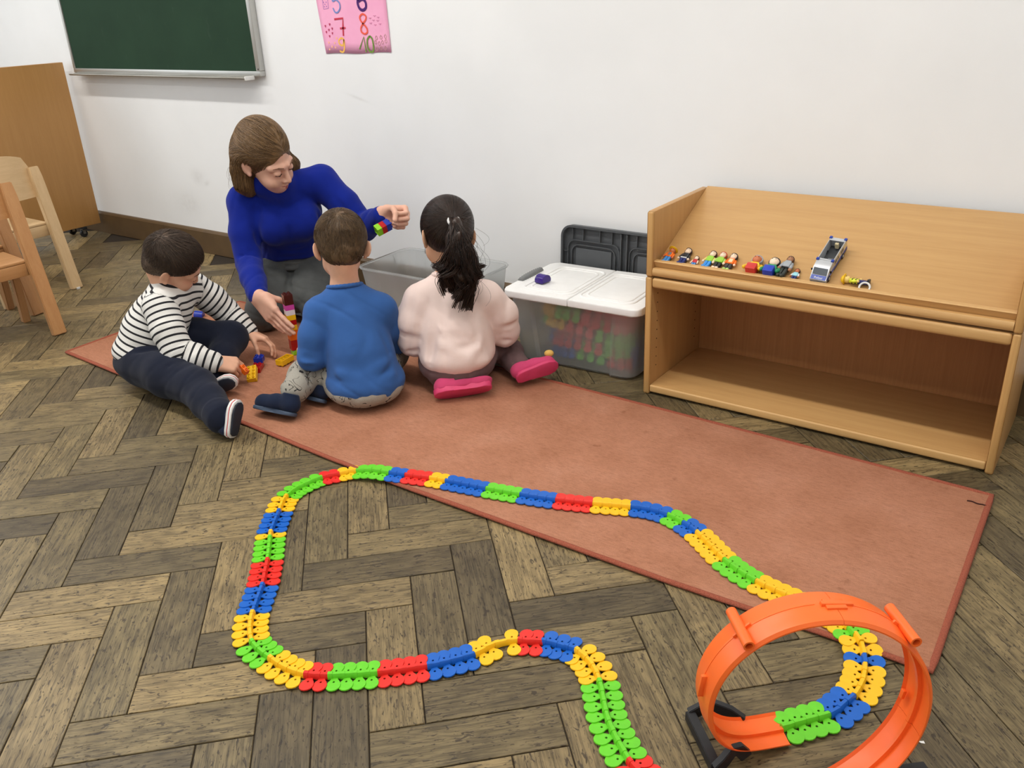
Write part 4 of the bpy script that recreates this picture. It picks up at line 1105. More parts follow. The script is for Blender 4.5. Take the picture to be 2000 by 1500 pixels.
def add_hand(F, wrist, d, t, n, s, curls, thumb=(0.5,0.35,0.3), spread=0.0, k=0.004):
    """d: wrist to knuckles, t: thumb side, n: the way the palm faces"""
    d = unit(d); t = np.asarray(t,float); t = unit(t-(t@d)*d); n = np.asarray(n,float); n = unit(n-(n@d)*d-(n@t)*t)
    w = np.asarray(wrist,float); P = lambda a,b,c: w+s*(a*d+b*t+c*n)
    offs = (0.031,0.0105,-0.0105,-0.030); kn = (0.090,0.095,0.090,0.080); rad = (0.0092,0.0096,0.0092,0.0080)
    lens = ((0.043,0.026,0.021),(0.047,0.030,0.022),(0.043,0.028,0.021),(0.034,0.021,0.018))
    for i in range(4): F.cone(P(-0.004,offs[i]*0.55,0), P(kn[i]-0.004,offs[i],0), 0.0185*s, 0.0130*s, 0.012*s)
    F.cone(P(0.02,0.024,0.010), P(0.06,0.030,0.010), 0.016*s, 0.011*s, 0.014*s)
    F.cone(P(0.02,-0.020,0.008), P(0.065,-0.024,0.006), 0.014*s, 0.010*s, 0.014*s)
    tips = []
    for i in range(4):
        p = P(kn[i],offs[i],0); a = 0.0; c = curls[i] if isinstance(curls[i],(tuple,list)) else (curls[i],)*3
        sp = spread*(1.5-i)/1.5
        for j in range(3):
            a += c[j]; dirv = math.cos(a)*unit(d+sp*t)+math.sin(a)*n
            q = p+s*lens[i][j]*dirv; r0 = rad[i]*(1-0.08*j); r1 = rad[i]*(1-0.08*(j+1))
            F.cone(p, q, r0*s, r1*s, (k if j else 0.008)*s); p = q
        tips.append(p)
    p = P(0.022,0.030,0.008); a1,a2,a3 = thumb; L = (0.044,0.033,0.027); ang = 0.0
    base = unit(0.75*d+0.65*t+0.25*n)
    for j,(l,cv) in enumerate(zip(L,(a1,a2,a3))):
        ang += cv; dirv = unit(math.cos(ang)*base+math.sin(ang)*(0.75*n-0.45*t+0.2*d))
        q = p+s*l*dirv; F.cone(p, q, (0.0135,0.0110,0.0100)[j]*s, (0.0110,0.0102,0.0086)[j]*s, (0.010 if j == 0 else k)*s); p = q
    tips.append(p); return tips
def strand_mesh(name, paths, r0, r1, m, parent, sides=3):
    """paths (N,K,3): thin tapered hairs joined to one mesh"""
    P = np.asarray(paths,float); N,K,_ = P.shape
    T = np.gradient(P, axis=1); T /= np.maximum(np.linalg.norm(T,axis=-1,keepdims=True),1e-9)
    ref = np.where(np.abs(T[...,2:3]) > 0.9, np.array([1.,0,0]), np.array([0,0,1.])); S = np.cross(T,ref); S /= np.maximum(np.linalg.norm(S,axis=-1,keepdims=True),1e-9); U = np.cross(S,T)
    rr = np.linspace(r0,r1,K)[None,:,None]; rings = []
    for i in range(sides):
        a = 2*PI*i/sides; rings.append(P+rr*(math.cos(a)*S+math.sin(a)*U))
    V = np.stack(rings,2).reshape(-1,3)                # N,K,sides
    idx = np.arange(N*K*sides).reshape(N,K,sides); Q = []
    for i in range(sides):
        j = (i+1)%sides; Q.append(np.stack([idx[:,:-1,i],idx[:,:-1,j],idx[:,1:,j],idx[:,1:,i]],-1).reshape(-1,4))
    return np_mesh(name, V, np.concatenate(Q), m, parent)
def flow_strands(F, starts, dirf, steps, step, lift):
    """hairs that follow dirf over the surface of F; lift: height above it at each step"""
    P = np.asarray(starts,float); out = []
    for i in range(steps+1):
        d = F.eval(P); g = F.grad(P); P = P-g*(d-lift[i])[:,None] if np.ndim(lift[i]) else P-g*(d-lift[i])[:,None]
        out.append(P.copy())
        if i < steps:
            D = dirf(P, i); D = D-(D*g).sum(-1,keepdims=True)*g*0.85
            P = P+D/np.maximum(np.linalg.norm(D,axis=-1,keepdims=True),1e-9)*step
    return np.stack(out,1)
# ---- materials of people
def skin_material(name, rgb, red):
    t = NT(name); v = t.coord(); f = t.noise(v, 18, 4); g = t.noise(v, 300, 2)
    c = t.ramp(f, [(0.3, srgb(*[int(x*0.94) for x in rgb])), (0.6, srgb(*rgb)), (0.8, srgb(*red))])
    t.set(Base_Color=c, Roughness=0.5); t.b.inputs['Subsurface Weight'].default_value = 0.08; t.b.inputs['Subsurface Radius'].default_value = (0.008,0.003,0.0015)
    t.b.inputs['Specular IOR Level'].default_value = 0.35; t.bump(g, 0.05, 0.0006); return t.m
def hair_material(name, rgb, rgb2, rough=0.45):
    t = NT(name); gi = t.n('ShaderNodeNewGeometry'); v = t.coord(); f = t.noise(v, 90, 3)
    k = t.math('ADD', t.math('MULTIPLY', gi.outputs['Random Per Island'], 0.6), t.math('MULTIPLY', f, 0.4))
    t.set(Base_Color=t.ramp(k, [(0.15, srgb(*rgb)), (0.85, srgb(*rgb2))]), Roughness=rough); t.b.inputs['Specular IOR Level'].default_value = 0.4
    return t.m
M_NAVY_SOLE = plastic('navy_rubber', (38,42,54), 0.6)
M_BROW = plastic('brow_hair', (112,78,58), 0.8)
M_LASH = plastic('lash_dark', (48,30,24), 0.8)
M_LIPS = plastic('lips', (176,98,92), 0.5)
def face_details(H, root, brow, child):
    """brows, lash lines of lowered eyes and lips, each a thin mesh lying on the face"""
    for s in (-1,1):
        F = Field()
        for a,b,r0,r1 in (((s*0.016,0.0955,0.0175),(s*0.034,0.0900,0.0225),0.0016,0.0019),((s*0.034,0.0900,0.0225),(s*0.050,0.0765,0.0180),0.0019,0.0010)): H.cone(F, a, b, r0, r1, 0.003)
        field_obj('eyebrow', F, 0.0011*H.s, brow, root)
        F = Field()
        for a,b in (((s*0.020,0.0905,-0.0060),(s*0.032,0.0930,-0.0085)),((s*0.032,0.0930,-0.0085),(s*0.0455,0.0850,-0.0055))): H.cone(F, a, b, 0.0015, 0.0015, 0.002)
        field_obj('eyelashes', F, 0.0009*H.s, M_LASH, root)
    F = Field()
    for s in (-1,1):
        H.cone(F, (0,0.0960,-0.0598),(s*0.019,0.0860,-0.0630), 0.0040,0.0022, 0.004)
        H.cone(F, (0,0.0945,-0.0690),(s*0.017,0.0850,-0.0660), 0.0048,0.0022, 0.004)
        H.cone(F, (0,0.1010,-0.0641),(s*0.021,0.0890,-0.0640), 0.0014,0.0012, 0.002,'s')
    field_obj('lips', F, 0.0011*H.s, M_LIPS, root)
# ================================================================== boy in the blue sweatshirt, seen from behind
FOOT = [(-.12,.03),(-.155,.12),(-.14,.3),(-.13,.45),(-.17,.65),(-.19,.78),(-.15,.92),(-.06,.995),(.05,.99),(.14,.92),(.19,.78),(.19,.62),(.165,.4),(.16,.2),(.13,.06),(.05,0),(-.05,0)]
def shoe(root, name, heel, toe, up, m_up, m_sole, label=None, opening=True, h=0.0024, thick=0.012, band=None, tall=0.062, width=1.0):
    """heel, toe: ends of the outsole's underside; up: from sole to instep"""
    heel, toe = np.asarray(heel,float), np.asarray(toe,float); d = toe-heel; L = np.linalg.norm(d); d /= L
    u = np.asarray(up,float); u = unit(u-(u@d)*d); r = np.cross(d,u)
    M = Matrix(((r[0],d[0],u[0],heel[0]),(r[1],d[1],u[1],heel[1]),(r[2],d[2],u[2],heel[2]),(0,0,0,1)))
    P = lambda a,b,c: heel+r*a*L*width+d*b*L+u*c
    F = Field(); k = 0.012
    F.cone(P(0,.14,.030+thick*.5), P(0,.5,.028+thick*.5), .165*L, .160*L, k); F.cone(P(0,.5,.024+thick*.5), P(-.01,.80,.018+thick*.5), .165*L, .172*L, k)
    F.cone(P(0,.16,.03), P(0,.20,tall), .150*L, .155*L, k)
    F.half(P(0,0,thick*0.6), -u, P(0,.5,0), L, 0.003)
    F.half(P(0,.2,tall+.004), u, P(0,.2,tall), L*.4, 0.004)
    o = field_obj(name, F, h, m_up, root)
    bm = bmesh.new(); add_prism(bm, [(x*L*width*0.94,y*L*0.98+0.01*L) for x,y in FOOT], 0.0, thick, M=M, bev=0.003, seg=2)
    bm_obj('sole', bm, m_sole, o, angle=50)
    if band:
        for z0,z1,mb,inf in band:
            bm = bmesh.new(); add_prism(bm, [(x*L*width*inf,y*L*(1.0)*inf-(inf-1.0)*0.5*L) for x,y in FOOT], z0, z1, M=M, bev=0.001, seg=1); bm_obj('sole_band', bm, mb, o, angle=50)
    if label: o['label'] = label
    return o
SKIN_BOY = skin_material('skin_boys', (224,172,142), (222,160,134))
by = empty('person', (-1.8325,1.6665,0), (0,0,R(47.72)))
tag(by, 'boy with short brown hair in a blue sweatshirt, back to the camera', 'person')
HB = Head((0.012,0.207,0.484), basis((-0.985,0.06,0.0),(-0.10,0.89,-0.45),(0.03,0.45,0.89)), 0.90)
shL, shR = V3(-.078,.160,.300), V3(.112,.15,.292)
elL, wrL = V3(-.120,.125,.168), V3(-.128,.28,.135)
elR, wrR = V3(.146,.215,.150), V3(.09,.37,.115)
ftL = (V3(-.192,.018,.012), V3(-.318,.118,.012))
kneeL, ankL = V3(-.112,.235,.098), V3(-.186,.098,.074)
kneeR, ankR = V3(.135,.30,.085), V3(-.075,.170,.055)
# body: one skin from crown to ankles
F = Field(); add_head(F, HB, True, True, 0.8)
F.chain([HB.p(0,-.035,-.045), V3(.008,.178,.365), V3(.012,.16,.30)], [.041,.043,.05], 0.02)
F.ell((.020,.145,.25), (.075,.055,.08), k=0.03); F.ell((.028,.13,.15), (.08,.06,.09), k=0.03); F.ell((.03,.125,.085), (.09,.07,.06), k=0.03)
for s,e,w in ((shL,elL,wrL),(shR,elR,wrR)): F.chain([s,e,w], [.030,.025,.020], 0.015)
add_hand(F, wrL, (-.35,.9,-.15), (.9,.3,.2), (0,-.2,-1), 0.72, (.5,.5,.5,.5)); add_hand(F, wrR, (-.5,.85,-.1), (-.8,-.4,.2), (0,-.2,-1), 0.72, (.5,.5,.5,.5))
F.chain([V3(-.03,.14,.08),kneeL,ankL,ankL+V3(-.03,0,-.03)], [.05,.038,.028,.026], 0.02); F.chain([V3(.08,.14,.08),kneeR,ankR,ankR+V3(-.03,-.02,-.01)], [.05,.038,.028,.026], 0.02)
field_obj('body', F, 0.0029, SKIN_BOY, by)
# sweatshirt
M_BLUE = fabric('blue_sweatshirt', (56,94,154), 0.92, 1100, 0.10, 0.2, 0.5)
F = Field()
F.ell((.020,.142,.255), (.096,.074,.090), k=.02); F.ell((.030,.108,.165), (.106,.090,.10), k=.05); F.ell((.036,.088,.082), (.124,.110,.068), k=.05)
F.chain([V3(.008,.172,.338), shL], [.054,.046], .03); F.chain([V3(.008,.172,.338), shR], [.054,.046], .03)
F.chain([shL, (shL+elL)/2+V3(-.006,-.008,0), elL], [.049,.047,.044], .016); F.cone(elL, wrL, .043, .030, .012)
F.chain([shR, (shR+elR)/2+V3(.006,0,0), elR], [.048,.045,.040], .016); F.cone(elR, wrR, .039, .029, .012)
FB = folds([(V3(-.050,.082,.335),V3(-.076,.045,.215),-.006,.010),(V3(-.076,.045,.225),V3(-.080,.026,.110),-.010,.014),(V3(.100,.075,.30),V3(.118,.058,.18),-.005,.010),
  (V3(-.165,.09,.190),V3(-.085,.06,.172),-.004,.010),(V3(-.160,.085,.150),V3(-.08,.055,.150),-.005,.010),(V3(-.16,.09,.170),V3(-.09,.06,.160),.003,.010),
  (V3(-.07,.03,.150),V3(.05,.012,.110),.006,.016),(V3(-.06,.03,.125),V3(.04,.008,.088),-.004,.010),(V3(.13,.03,.17),V3(.02,.014,.125),.005,.016),(V3(.14,.03,.125),V3(.04,.002,.092),.005,.014),(V3(.13,.03,.145),V3(.05,.006,.108),-.003,.010),
  (V3(-.03,.04,.31),V3(.08,.04,.30),-.003,.014),(V3(-.10,.12,.29),V3(-.11,.10,.22),.003,.016),(V3(-.06,.03,.075),V3(.12,.0,.060),.004,.012)], cloth(3,0.0023,34,(1,1,1.6)))
F.half((0,0,.028), (0,.06,-1), (.01,.1,.02), .24, .006)
field_obj('sweatshirt', F, 0.0034, M_BLUE, by, FB)
ring = [V3(.008+.051*math.cos(a), .173+.045*math.sin(a), .374-.012*math.sin(a)) for a in np.linspace(0,2*PI,25)]
F = Field()
for a,b in zip(ring,ring[1:]): F.cone(a,b,.0062,.0062,.004)
field_obj('collar', F, 0.0022, M_BLUE, by)
# trousers with scribbled print
t = NT('scribble_trousers'); v = t.coord(); n1 = t.noise(v, 34, 0, 0.5, 1.1); n2 = t.noise(v, 22, 2)
ln = t.math('LESS_THAN', t.math('ABSOLUTE', t.math('SUBTRACT', n1, 0.5)), 0.026); mk = t.math('GREATER_THAN', n2, 0.47)
wv = t.noise(v, 900, 2)
base = t.ramp(wv, [(0.3,srgb(142,137,126)),(0.7,srgb(172,167,155))])
t.set(Base_Color=t.mix(t.math('MULTIPLY', ln, mk), base, srgb(40,38,38)), Roughness=0.92); t.bump(t.noise(v,40,3), 0.4, 0.003); M_SCRIB = t.m
F = Field()
F.ell((.034,.088,.066), (.124,.110,.060), k=.02)
F.chain([V3(-.035,.14,.08),kneeL], [.072,.054], .03); F.chain([kneeL, (kneeL+ankL)/2+V3(-.004,-.004,.004), ankL], [.056,.052,.043], .02); F.cyl(ankL+V3(0,.012,.006), ankL+V3(-.004,-.010,-.014), .043, .036, .006, .01)
F.chain([V3(.08,.14,.075),kneeR,ankR], [.070,.054,.040], .03)
for k_ in range(4): F.cone(ankL+V3(-.045,.02+.012*k_,.012+.010*k_), ankL+V3(.045,-.002+.010*k_,.016+.012*k_), .004,.004,.010,'s')
F.half((0,0,.0085), (0,0,-1), (0,.15,0), .5, .004)
field_obj('trousers', F, 0.0036, M_SCRIB, by, cloth(5,0.0022,46))
M_FELT = fabric('navy_felt', (30,38,58), 0.95, 900, 0.15)
M_SLATE = plastic('slate_rubber', (62,76,96), 0.6)
shoe(by, 'shoe', ftL[0]+V3(0,-.008,.010), ftL[1]+V3(0,-.008,.012), (.15,.50,.85), M_FELT, M_SLATE, tall=.064, width=1.15)
shoe(by, 'shoe', V3(-.100,.085,.020), V3(-.190,.175,.020), (.35,.35,.85), M_FELT, M_SLATE, tall=.050, width=1.1)
# short hair
M_HAIR_BROWN = hair_material('hair_brown', (54,41,28), (118,92,63))
def short_hair(H, root, mat, seed, n, top_len, whorl, forward, low=-0.075, puff=0.013, face=(0.112,-0.020,0.100,0.070,0.088), lifts=(0.0,0.0022,0.0032,0.0030), side=(-0.05,0.10,0.35)):
    F = Field(); cw = 0.077
    H.ell(F, 0,-0.012,0.036, cw+puff*0.8, 0.094+puff, 0.084+puff, 0.01)
    H.ell(F, 0,-0.045,-0.020, 0.062,0.056,0.060, 0.03)
    H.ell(F, 0,face[0],face[1],face[2],face[3],face[4], 0.012,'s')
    F.half(H.p(0,-.06,low), H.A@np.array([0,.62,-1.0]), H.p(0,0,-.05), .2*H.s, .008)
    for s in (-1,1): H.ell(F, s*(cw+.014),-0.004,-0.014, 0.020,0.026,0.034, 0.006,'s')
    v,q = F.surface(0.0034*H.s, wrinkles(seed,.0012*H.s,120)); np_mesh('hair', v, q, mat, root); hair = root.children[-1] if root.children else None
    r = np.random.default_rng(seed); lv = H.to_local(v); ok = F.eval(v*1.0) < 0.004; nrm = F.grad(v)
    out = ((v-H.p(0,-.01,0))*nrm).sum(-1) > 0; cand = np.where(ok&out)[0]
    idx = r.choice(cand, n); st = v[idx]+r.normal(size=(n,3))*0.0012; L = lv[idx]
    wp = H.p(*whorl)
    def dirf(P, i):
        away = P-wp; away /= np.linalg.norm(away,axis=1,keepdims=True)
        down = -H.A[:,2]; fwd = H.A[:,1]
        l = H.to_local(P); w = np.clip((l[:,2]-.02)/.08,0,1)[:,None]
        return away*(0.5+0.3*w)+down*(0.8*(1-w))+fwd*(forward*w)+r.normal(size=P.shape)*0.16
    step = top_len/3; lift = list(lifts)
    paths = flow_strands(F, st, dirf, 3, step, lift)
    # strands get shorter towards the clipped nape and temples
    w = np.clip((L[:,2]-side[0])/side[1],side[2],1)[:,None,None]; paths = paths[:,:1]+(paths-paths[:,:1])*w
    strand_mesh('hair_strands', paths, 0.0007, 0.00025, mat, root)['kind'] = 'stuff'
    return F
short_hair(HB, by, M_HAIR_BROWN, 11, 7500, 0.030, (0.012,-0.075,0.095), 0.5)
# ================================================================== girl in the pale pink sweatshirt, kneeling with her back to the camera
SKIN_GIRL = skin_material('skin_girl', (214,164,130), (210,150,120))
gl = empty('person', (-1.6115,1.9135,0), (0,0,R(40.1)))
tag(gl, 'girl with a dark curly ponytail in a pale pink sweatshirt, back to the camera', 'person')
HG = Head((-0.014,0.175,0.498), basis((-0.975,-0.20,0.08),(-0.24,0.87,-0.44),(-0.004,0.465,0.886)), 0.93)
shL, shR = V3(-.112,.150,.305), V3(.098,.140,.300)
elL, wrL = V3(-.148,.150,.165), V3(-.098,.30,.105)
elR, wrR = V3(.150,.175,.170), V3(.105,.31,.110)
kneeL, ankL = V3(-.10,.36,.075), V3(-.06,.10,.045)
kneeR, ankR = V3(.13,.36,.075), V3(.200,.120,.050)
F = Field(); add_head(F, HG, True, True, 0.25)
F.chain([HG.p(0,-.035,-.045), V3(-.012,.165,.375), V3(-.010,.15,.31)], [.040,.042,.05], 0.02)
F.ell((-.010,.14,.25), (.075,.055,.08), k=0.03); F.ell((-.012,.13,.16), (.08,.06,.09), k=0.03); F.ell((-.014,.125,.10), (.085,.07,.055), k=0.03)
for s,e,w in ((shL,elL,wrL),(shR,elR,wrR)): F.chain([s,e,w], [.030,.025,.020], 0.015)
add_hand(F, wrL, (.2,.9,-.25), (.9,-.2,.2), (0,-.2,-1), 0.72, (.5,.5,.5,.5)); add_hand(F, wrR, (-.3,.9,-.25), (-.9,-.3,.2), (0,-.2,-1), 0.72, (.5,.5,.5,.5))
F.chain([V3(-.06,.15,.10),kneeL,ankL,ankL+V3(.0,-.01,-.005)], [.05,.038,.026,.020], 0.02); F.chain([V3(.05,.15,.10),kneeR,ankR,ankR+V3(.03,-.02,-.005)], [.05,.038,.028,.024], 0.02)
field_obj('body', F, 0.0029, SKIN_GIRL, gl)
M_PALE = fabric('pale_pink_sweatshirt', (234,212,204), 0.92, 1000, 0.05, 0.2, 0.5)
F = Field()
F.ell((-.010,.140,.262), (.106,.078,.088), k=.02); F.ell((-.008,.118,.185), (.118,.096,.095), k=.05); F.ell((-.010,.104,.128), (.120,.106,.062), k=.04)
F.chain([V3(-.012,.168,.345), shL], [.054,.049], .03); F.chain([V3(-.012,.168,.345), shR], [.054,.049], .03)
F.chain([shL, (shL+elL)/2+V3(-.012,-.006,0), elL], [.053,.056,.050], .014); F.chain([elL, (elL+wrL)/2+V3(-.004,-.004,-.004), wrL], [.050,.046,.034], .010)
F.chain([shR, (shR+elR)/2+V3(.014,0,.0), elR], [.053,.056,.052], .014); F.chain([elR, (elR+wrR)/2+V3(.01,-.004,-.004), wrR], [.052,.046,.034], .010)
FG = folds([(V3(-.066,.062,.335),V3(-.086,.038,.225),-.009,.010),(V3(-.086,.038,.235),V3(-.096,.035,.13),-.014,.014),(V3(.076,.062,.315),V3(.096,.046,.215),-.008,.010),(V3(.096,.046,.225),V3(.108,.046,.14),-.013,.014),
  (V3(-.20,.11,.215),V3(-.125,.08,.195),-.006,.010),(V3(-.20,.13,.245),V3(-.13,.09,.235),-.004,.010),(V3(.20,.13,.215),V3(.135,.095,.205),-.005,.010),(V3(-.19,.13,.15),V3(-.12,.09,.150),-.006,.010),(V3(.19,.16,.16),V3(.13,.11,.15),-.005,.010),
  (V3(-.085,.045,.29),V3(-.05,.028,.225),.006,.012),(V3(.085,.045,.28),V3(.05,.026,.225),.005,.012),(V3(-.07,.026,.20),V3(.02,.014,.150),.005,.018),(V3(.09,.035,.21),V3(.03,.014,.150),.005,.018),(V3(-.02,.02,.24),V3(.02,.012,.17),-.003,.016),
  (V3(-.11,.04,.135),V3(.10,.03,.120),.006,.016),(V3(-.04,.02,.17),V3(.07,.02,.19),-.003,.014)], cloth(13,0.0027,34,(1,1,0.7)))
F.half((0,0,.080), (0.04,.10,-1), (-.01,.1,.06), .2, .010)
field_obj('sweatshirt', F, 0.0034, M_PALE, gl, FG)
ring = [V3(-.012+.053*math.cos(a), .166+.046*math.sin(a), .379-.012*math.sin(a)) for a in np.linspace(0,2*PI,25)]
F = Field()
for a,b in zip(ring,ring[1:]): F.cone(a,b,.0075,.0075,.004)
field_obj('collar', F, 0.0022, M_PALE, gl)
M_MAUVE = fabric('mauve_leggings', (112,88,88), 0.92, 1200, 0.12, 0.2, 0.5)
F = Field(); F.ell((-.012,.108,.090), (.118,.098,.068), k=.02)
F.chain([V3(-.062,.15,.10),kneeL], [.072,.052], .03); F.chain([kneeL,ankL], [.052,.036], .02)
F.chain([V3(.048,.15,.10),kneeR], [.072,.052], .03); F.chain([kneeR,(kneeR+ankR)/2,ankR+V3(-.005,.01,0)], [.052,.046,.036], .02); F.cyl(ankR+V3(-.012,.02,0), ankR+V3(.010,-.004,0), .037,.033,.005,.008)
F.half((0,0,.0085), (0,0,-1), (0,.2,0), .5, .004)
field_obj('leggings', F, 0.0036, M_MAUVE, gl, cloth(15,0.0027,50))
M_PINKSOLE = plastic('pink_rubber', (214,64,110), 0.55)
M_PINKUP = fabric('pink_slipper_cloth', (206,74,116), 0.9, 900, 0.15)
# the splayed right foot shows its sole to the camera, the other foot is tucked under
shoe(gl, 'slipper', V3(.176,.048,.046), V3(.322,.094,.066), (-.30,.88,.36), M_PINKUP, M_PINKSOLE, tall=.045, width=1.12, thick=.012)
shoe(gl, 'slipper', V3(.096,.012,.039), V3(-.094,-.002,.028), (.06,.75,.66), M_PINKUP, M_PINKSOLE, tall=.030, width=.95, thick=.020)
F = Field(); F.ell((.292,.125,.098), (.016,.012,.012), k=.004); field_obj('slipper_ornament', F, .0022, plastic('straw_yellow',(226,182,96),0.8), gl)
# hair: gathered to a high ponytail with a white elastic
M_HAIR_DARK = hair_material('hair_dark', (18,12,9), (58,40,30), 0.36)
tie = HG.p(.004,-.112,.028); cw = 0.077
F = Field()
HG.ell(F, 0,-0.012,0.037, cw+.011, 0.094+.012, 0.084+.013, 0.01); HG.ell(F, 0,-0.050,-0.015, 0.062,0.054,0.056, 0.03); HG.ell(F, .004,-.095,.028, .030,.026,.028, .02)
HG.ell(F, 0,0.118,-0.020, 0.098,0.070,0.092, 0.012,'s'); F.half(HG.p(0,-.06,-.080), HG.A@np.array([0,.42,-1.0]), HG.p(0,0,-.05), .2*HG.s, .010)
for s in (-1,1): HG.ell(F, s*(cw+.016),0.0,-0.018, 0.020,0.024,0.034, 0.006,'s')
v,q = F.surface(0.0034, wrinkles(17,.0010,140)); np_mesh('hair', v, q, M_HAIR_DARK, gl)
r = np.random.default_rng(21); idx = r.choice(len(v), 2600); st = v[idx]
def to_tie(P, i):
    D = tie-P; return D/np.maximum(np.linalg.norm(D,axis=1,keepdims=True),1e-6)+r.normal(size=P.shape)*0.03
strand_mesh('hair_strands', flow_strands(F, st, to_tie, 7, .012, [0.0005,0.0012,0.0016,0.0018,0.0018,0.0018,0.0018,0.0018]), .0007, .0005, M_HAIR_DARK, gl)['kind'] = 'stuff'
F = Field(); ta = unit(HG.A@np.array([0.05,-.9,.15])); tb = unit(np.cross(ta,V3(1,0,0))); tc = np.cross(ta,tb)
rg = [tie+V3(.002,-.010,.000)+.0165*(math.cos(a)*tb+math.sin(a)*tc) for a in np.linspace(0,2*PI,17)]
for a,b in zip(rg,rg[1:]): F.cone(a,b,.0036,.0036,.002)
field_obj('hair_elastic', F, .0014, plastic('white_elastic', (232,230,228), 0.7), gl)
# ponytail: wavy locks falling over the back and ending in curls
core = Field(); cpts = [tie, tie+V3(.004,-.018,-.012), V3(.018,.058,.520), V3(.026,.048,.465), V3(.022,.050,.410), V3(.012,.056,.360), V3(.006,.060,.332)]
core.chain(cpts, [.010,.015,.024,.031,.029,.018,.006], .02)
field_obj('ponytail', core, .0030, M_HAIR_DARK, gl, wrinkles(31,.0050,95,(1.6,1.6,0.35)))
N = 1500; K = 26; paths = []; r = np.random.default_rng(5)
for i in range(N):
    lock = i//30; lr = np.random.default_rng(100+lock)
    u_ = lr.uniform(-1,1); end = V3(.008+.044*u_+lr.normal()*.006, .038+.014*lr.uniform(-1,1), lr.uniform(.275,.345) if abs(u_) < .6 else lr.uniform(.32,.39))
    a_, f_, ph, curl = lr.uniform(.006,.012), lr.uniform(8,13), lr.uniform(0,6.28), (lr.uniform(.018,.030) if lock%3 == 0 else lr.uniform(.008,.016))
    off = r.normal(size=3)*.0027; bulge = V3(.034+.046*u_, (.002-.026*lr.uniform(0,1)), .500+lr.normal()*.012)
    pth = []
    p0 = tie+off*.8; p1 = tie+V3(.006,-.045,.004)+off; p2 = bulge+off*2.0; p3 = end+off*1.6
    for k in range(K):
        s = k/(K-1)
        b = ((1-s)**3)*p0+3*s*(1-s)**2*p1+3*s*s*(1-s)*p2+s**3*p3
        w = s**0.7
        b = b+V3(math.sin(f_*s+ph), .6*math.cos(f_*s+ph*1.3), 0)*a_*w
        if s > .78:
            c = (s-.78)/.22; ang = c*3.6*(1 if u_ > -.2 else -1); b = b+V3(math.sin(ang)*curl, -.006*c, (1-math.cos(ang))*curl*.9)
        pth.append(b)
    paths.append(pth)
strand_mesh('ponytail_locks', np.array(paths), 0.0017, .0008, M_HAIR_DARK, gl, 3)['kind'] = 'stuff'
wisp = []
for i in range(46):
    s0 = V3(.02+r.uniform(-.01,.055), .02+r.uniform(-.03,.04), .50+r.uniform(-.10,.07)); sw = r.uniform(.015,.045)*(1 if r.random() > .25 else -1); ln_ = r.uniform(.05,.095)
    wisp.append([s0+V3(sw*math.sin(k/15*2.6), -.012*math.sin(k/15*3), -ln_*k/15) for k in range(16)])
strand_mesh('hair_wisps', np.array(wisp), .00045, .00025, M_HAIR_DARK, gl)['kind'] = 'stuff'
# earring
F = Field(); ep = HG.p(cw+.004,-.008,-.044)
rg = [ep+V3(0,.004*math.cos(a),.008*math.sin(a)-.006) for a in np.linspace(0,2*PI,13)]
for a,b in zip(rg,rg[1:]): F.cone(a,b,.0010,.0010,.001)
field_obj('earring', F, .0007, M_CHROME, gl)
# ================================================================== woman in the royal blue turtleneck, kneeling and facing the children
SKIN_W = skin_material('skin_woman', (226,176,152), (222,158,136))
wm = empty('person', (-2.5765,2.024,0), (0,0,R(51.85)))
tag(wm, 'woman in a royal blue turtleneck kneeling by the wall and steadying the brick tower', 'person')
HW = Head((0.026,0.100,0.666), basis((0.728,0.651,0.215),(0.674,-0.622,-0.398),(0.125,-0.435,0.892)), 1.04)
shR, shL = V3(-.078,.200,.500), V3(.222,.195,.548)
elR, wrR = V3(-.096,.125,.285), V3(-.076,-.120,.210)
elL, wrL = V3(.356,.105,.372), V3(.414,-.048,.448)
hipR, hipL, kneeR, kneeL = V3(.020,.37,.185), V3(.135,.37,.185), V3(-.072,.105,.078), V3(.138,.10,.086)
footR, footL = V3(-.02,.56,.045), V3(.16,.56,.045)
F = Field(); add_head(F, HW, False, True, 0.0)
F.chain([HW.p(0,-.035,-.05), V3(.062,.165,.545), V3(.070,.20,.48)], [.048,.050,.05], 0.02)
F.ell((.074,.235,.42), (.10,.065,.10), k=.03); F.ell((.075,.30,.30), (.10,.08,.11), k=.03); F.ell((.077,.36,.20), (.13,.11,.08), k=.03)
for s,e,w in ((shR,elR,wrR),(shL,elL,wrL)): F.chain([s,e,w], [.042,.034,.0265], .02)
TIPS = add_hand(F, wrR, (.46,-.65,-.60), (.30,-.30,.80), (.70,.55,-.10), 1.0, ((.04,.10,.08),(.05,.12,.08),(.06,.14,.10),(.10,.16,.10)), (1.0,0.4,0.3), 0.0)
add_hand(F, wrL, (.86,-.40,-.05), (-.05,-.15,1), (-.30,-.85,-.30), 1.0, ((1.25,1.45,.7),(1.3,1.45,.7),(1.35,1.45,.7),(1.4,1.45,.7)), (0.55,0.7,0.5))
F.chain([hipR,kneeR], [.075,.05], .02); F.chain([hipL,kneeL], [.075,.05], .02); F.chain([kneeR,footR,footR+V3(0,.06,-.01)], [.045,.032,.025], .02); F.chain([kneeL,footL,footL+V3(0,.06,-.01)], [.045,.032,.025], .02)
field_obj('body', F, 0.0030, SKIN_W, wm)
face_details(HW, wm, M_BROW, False)
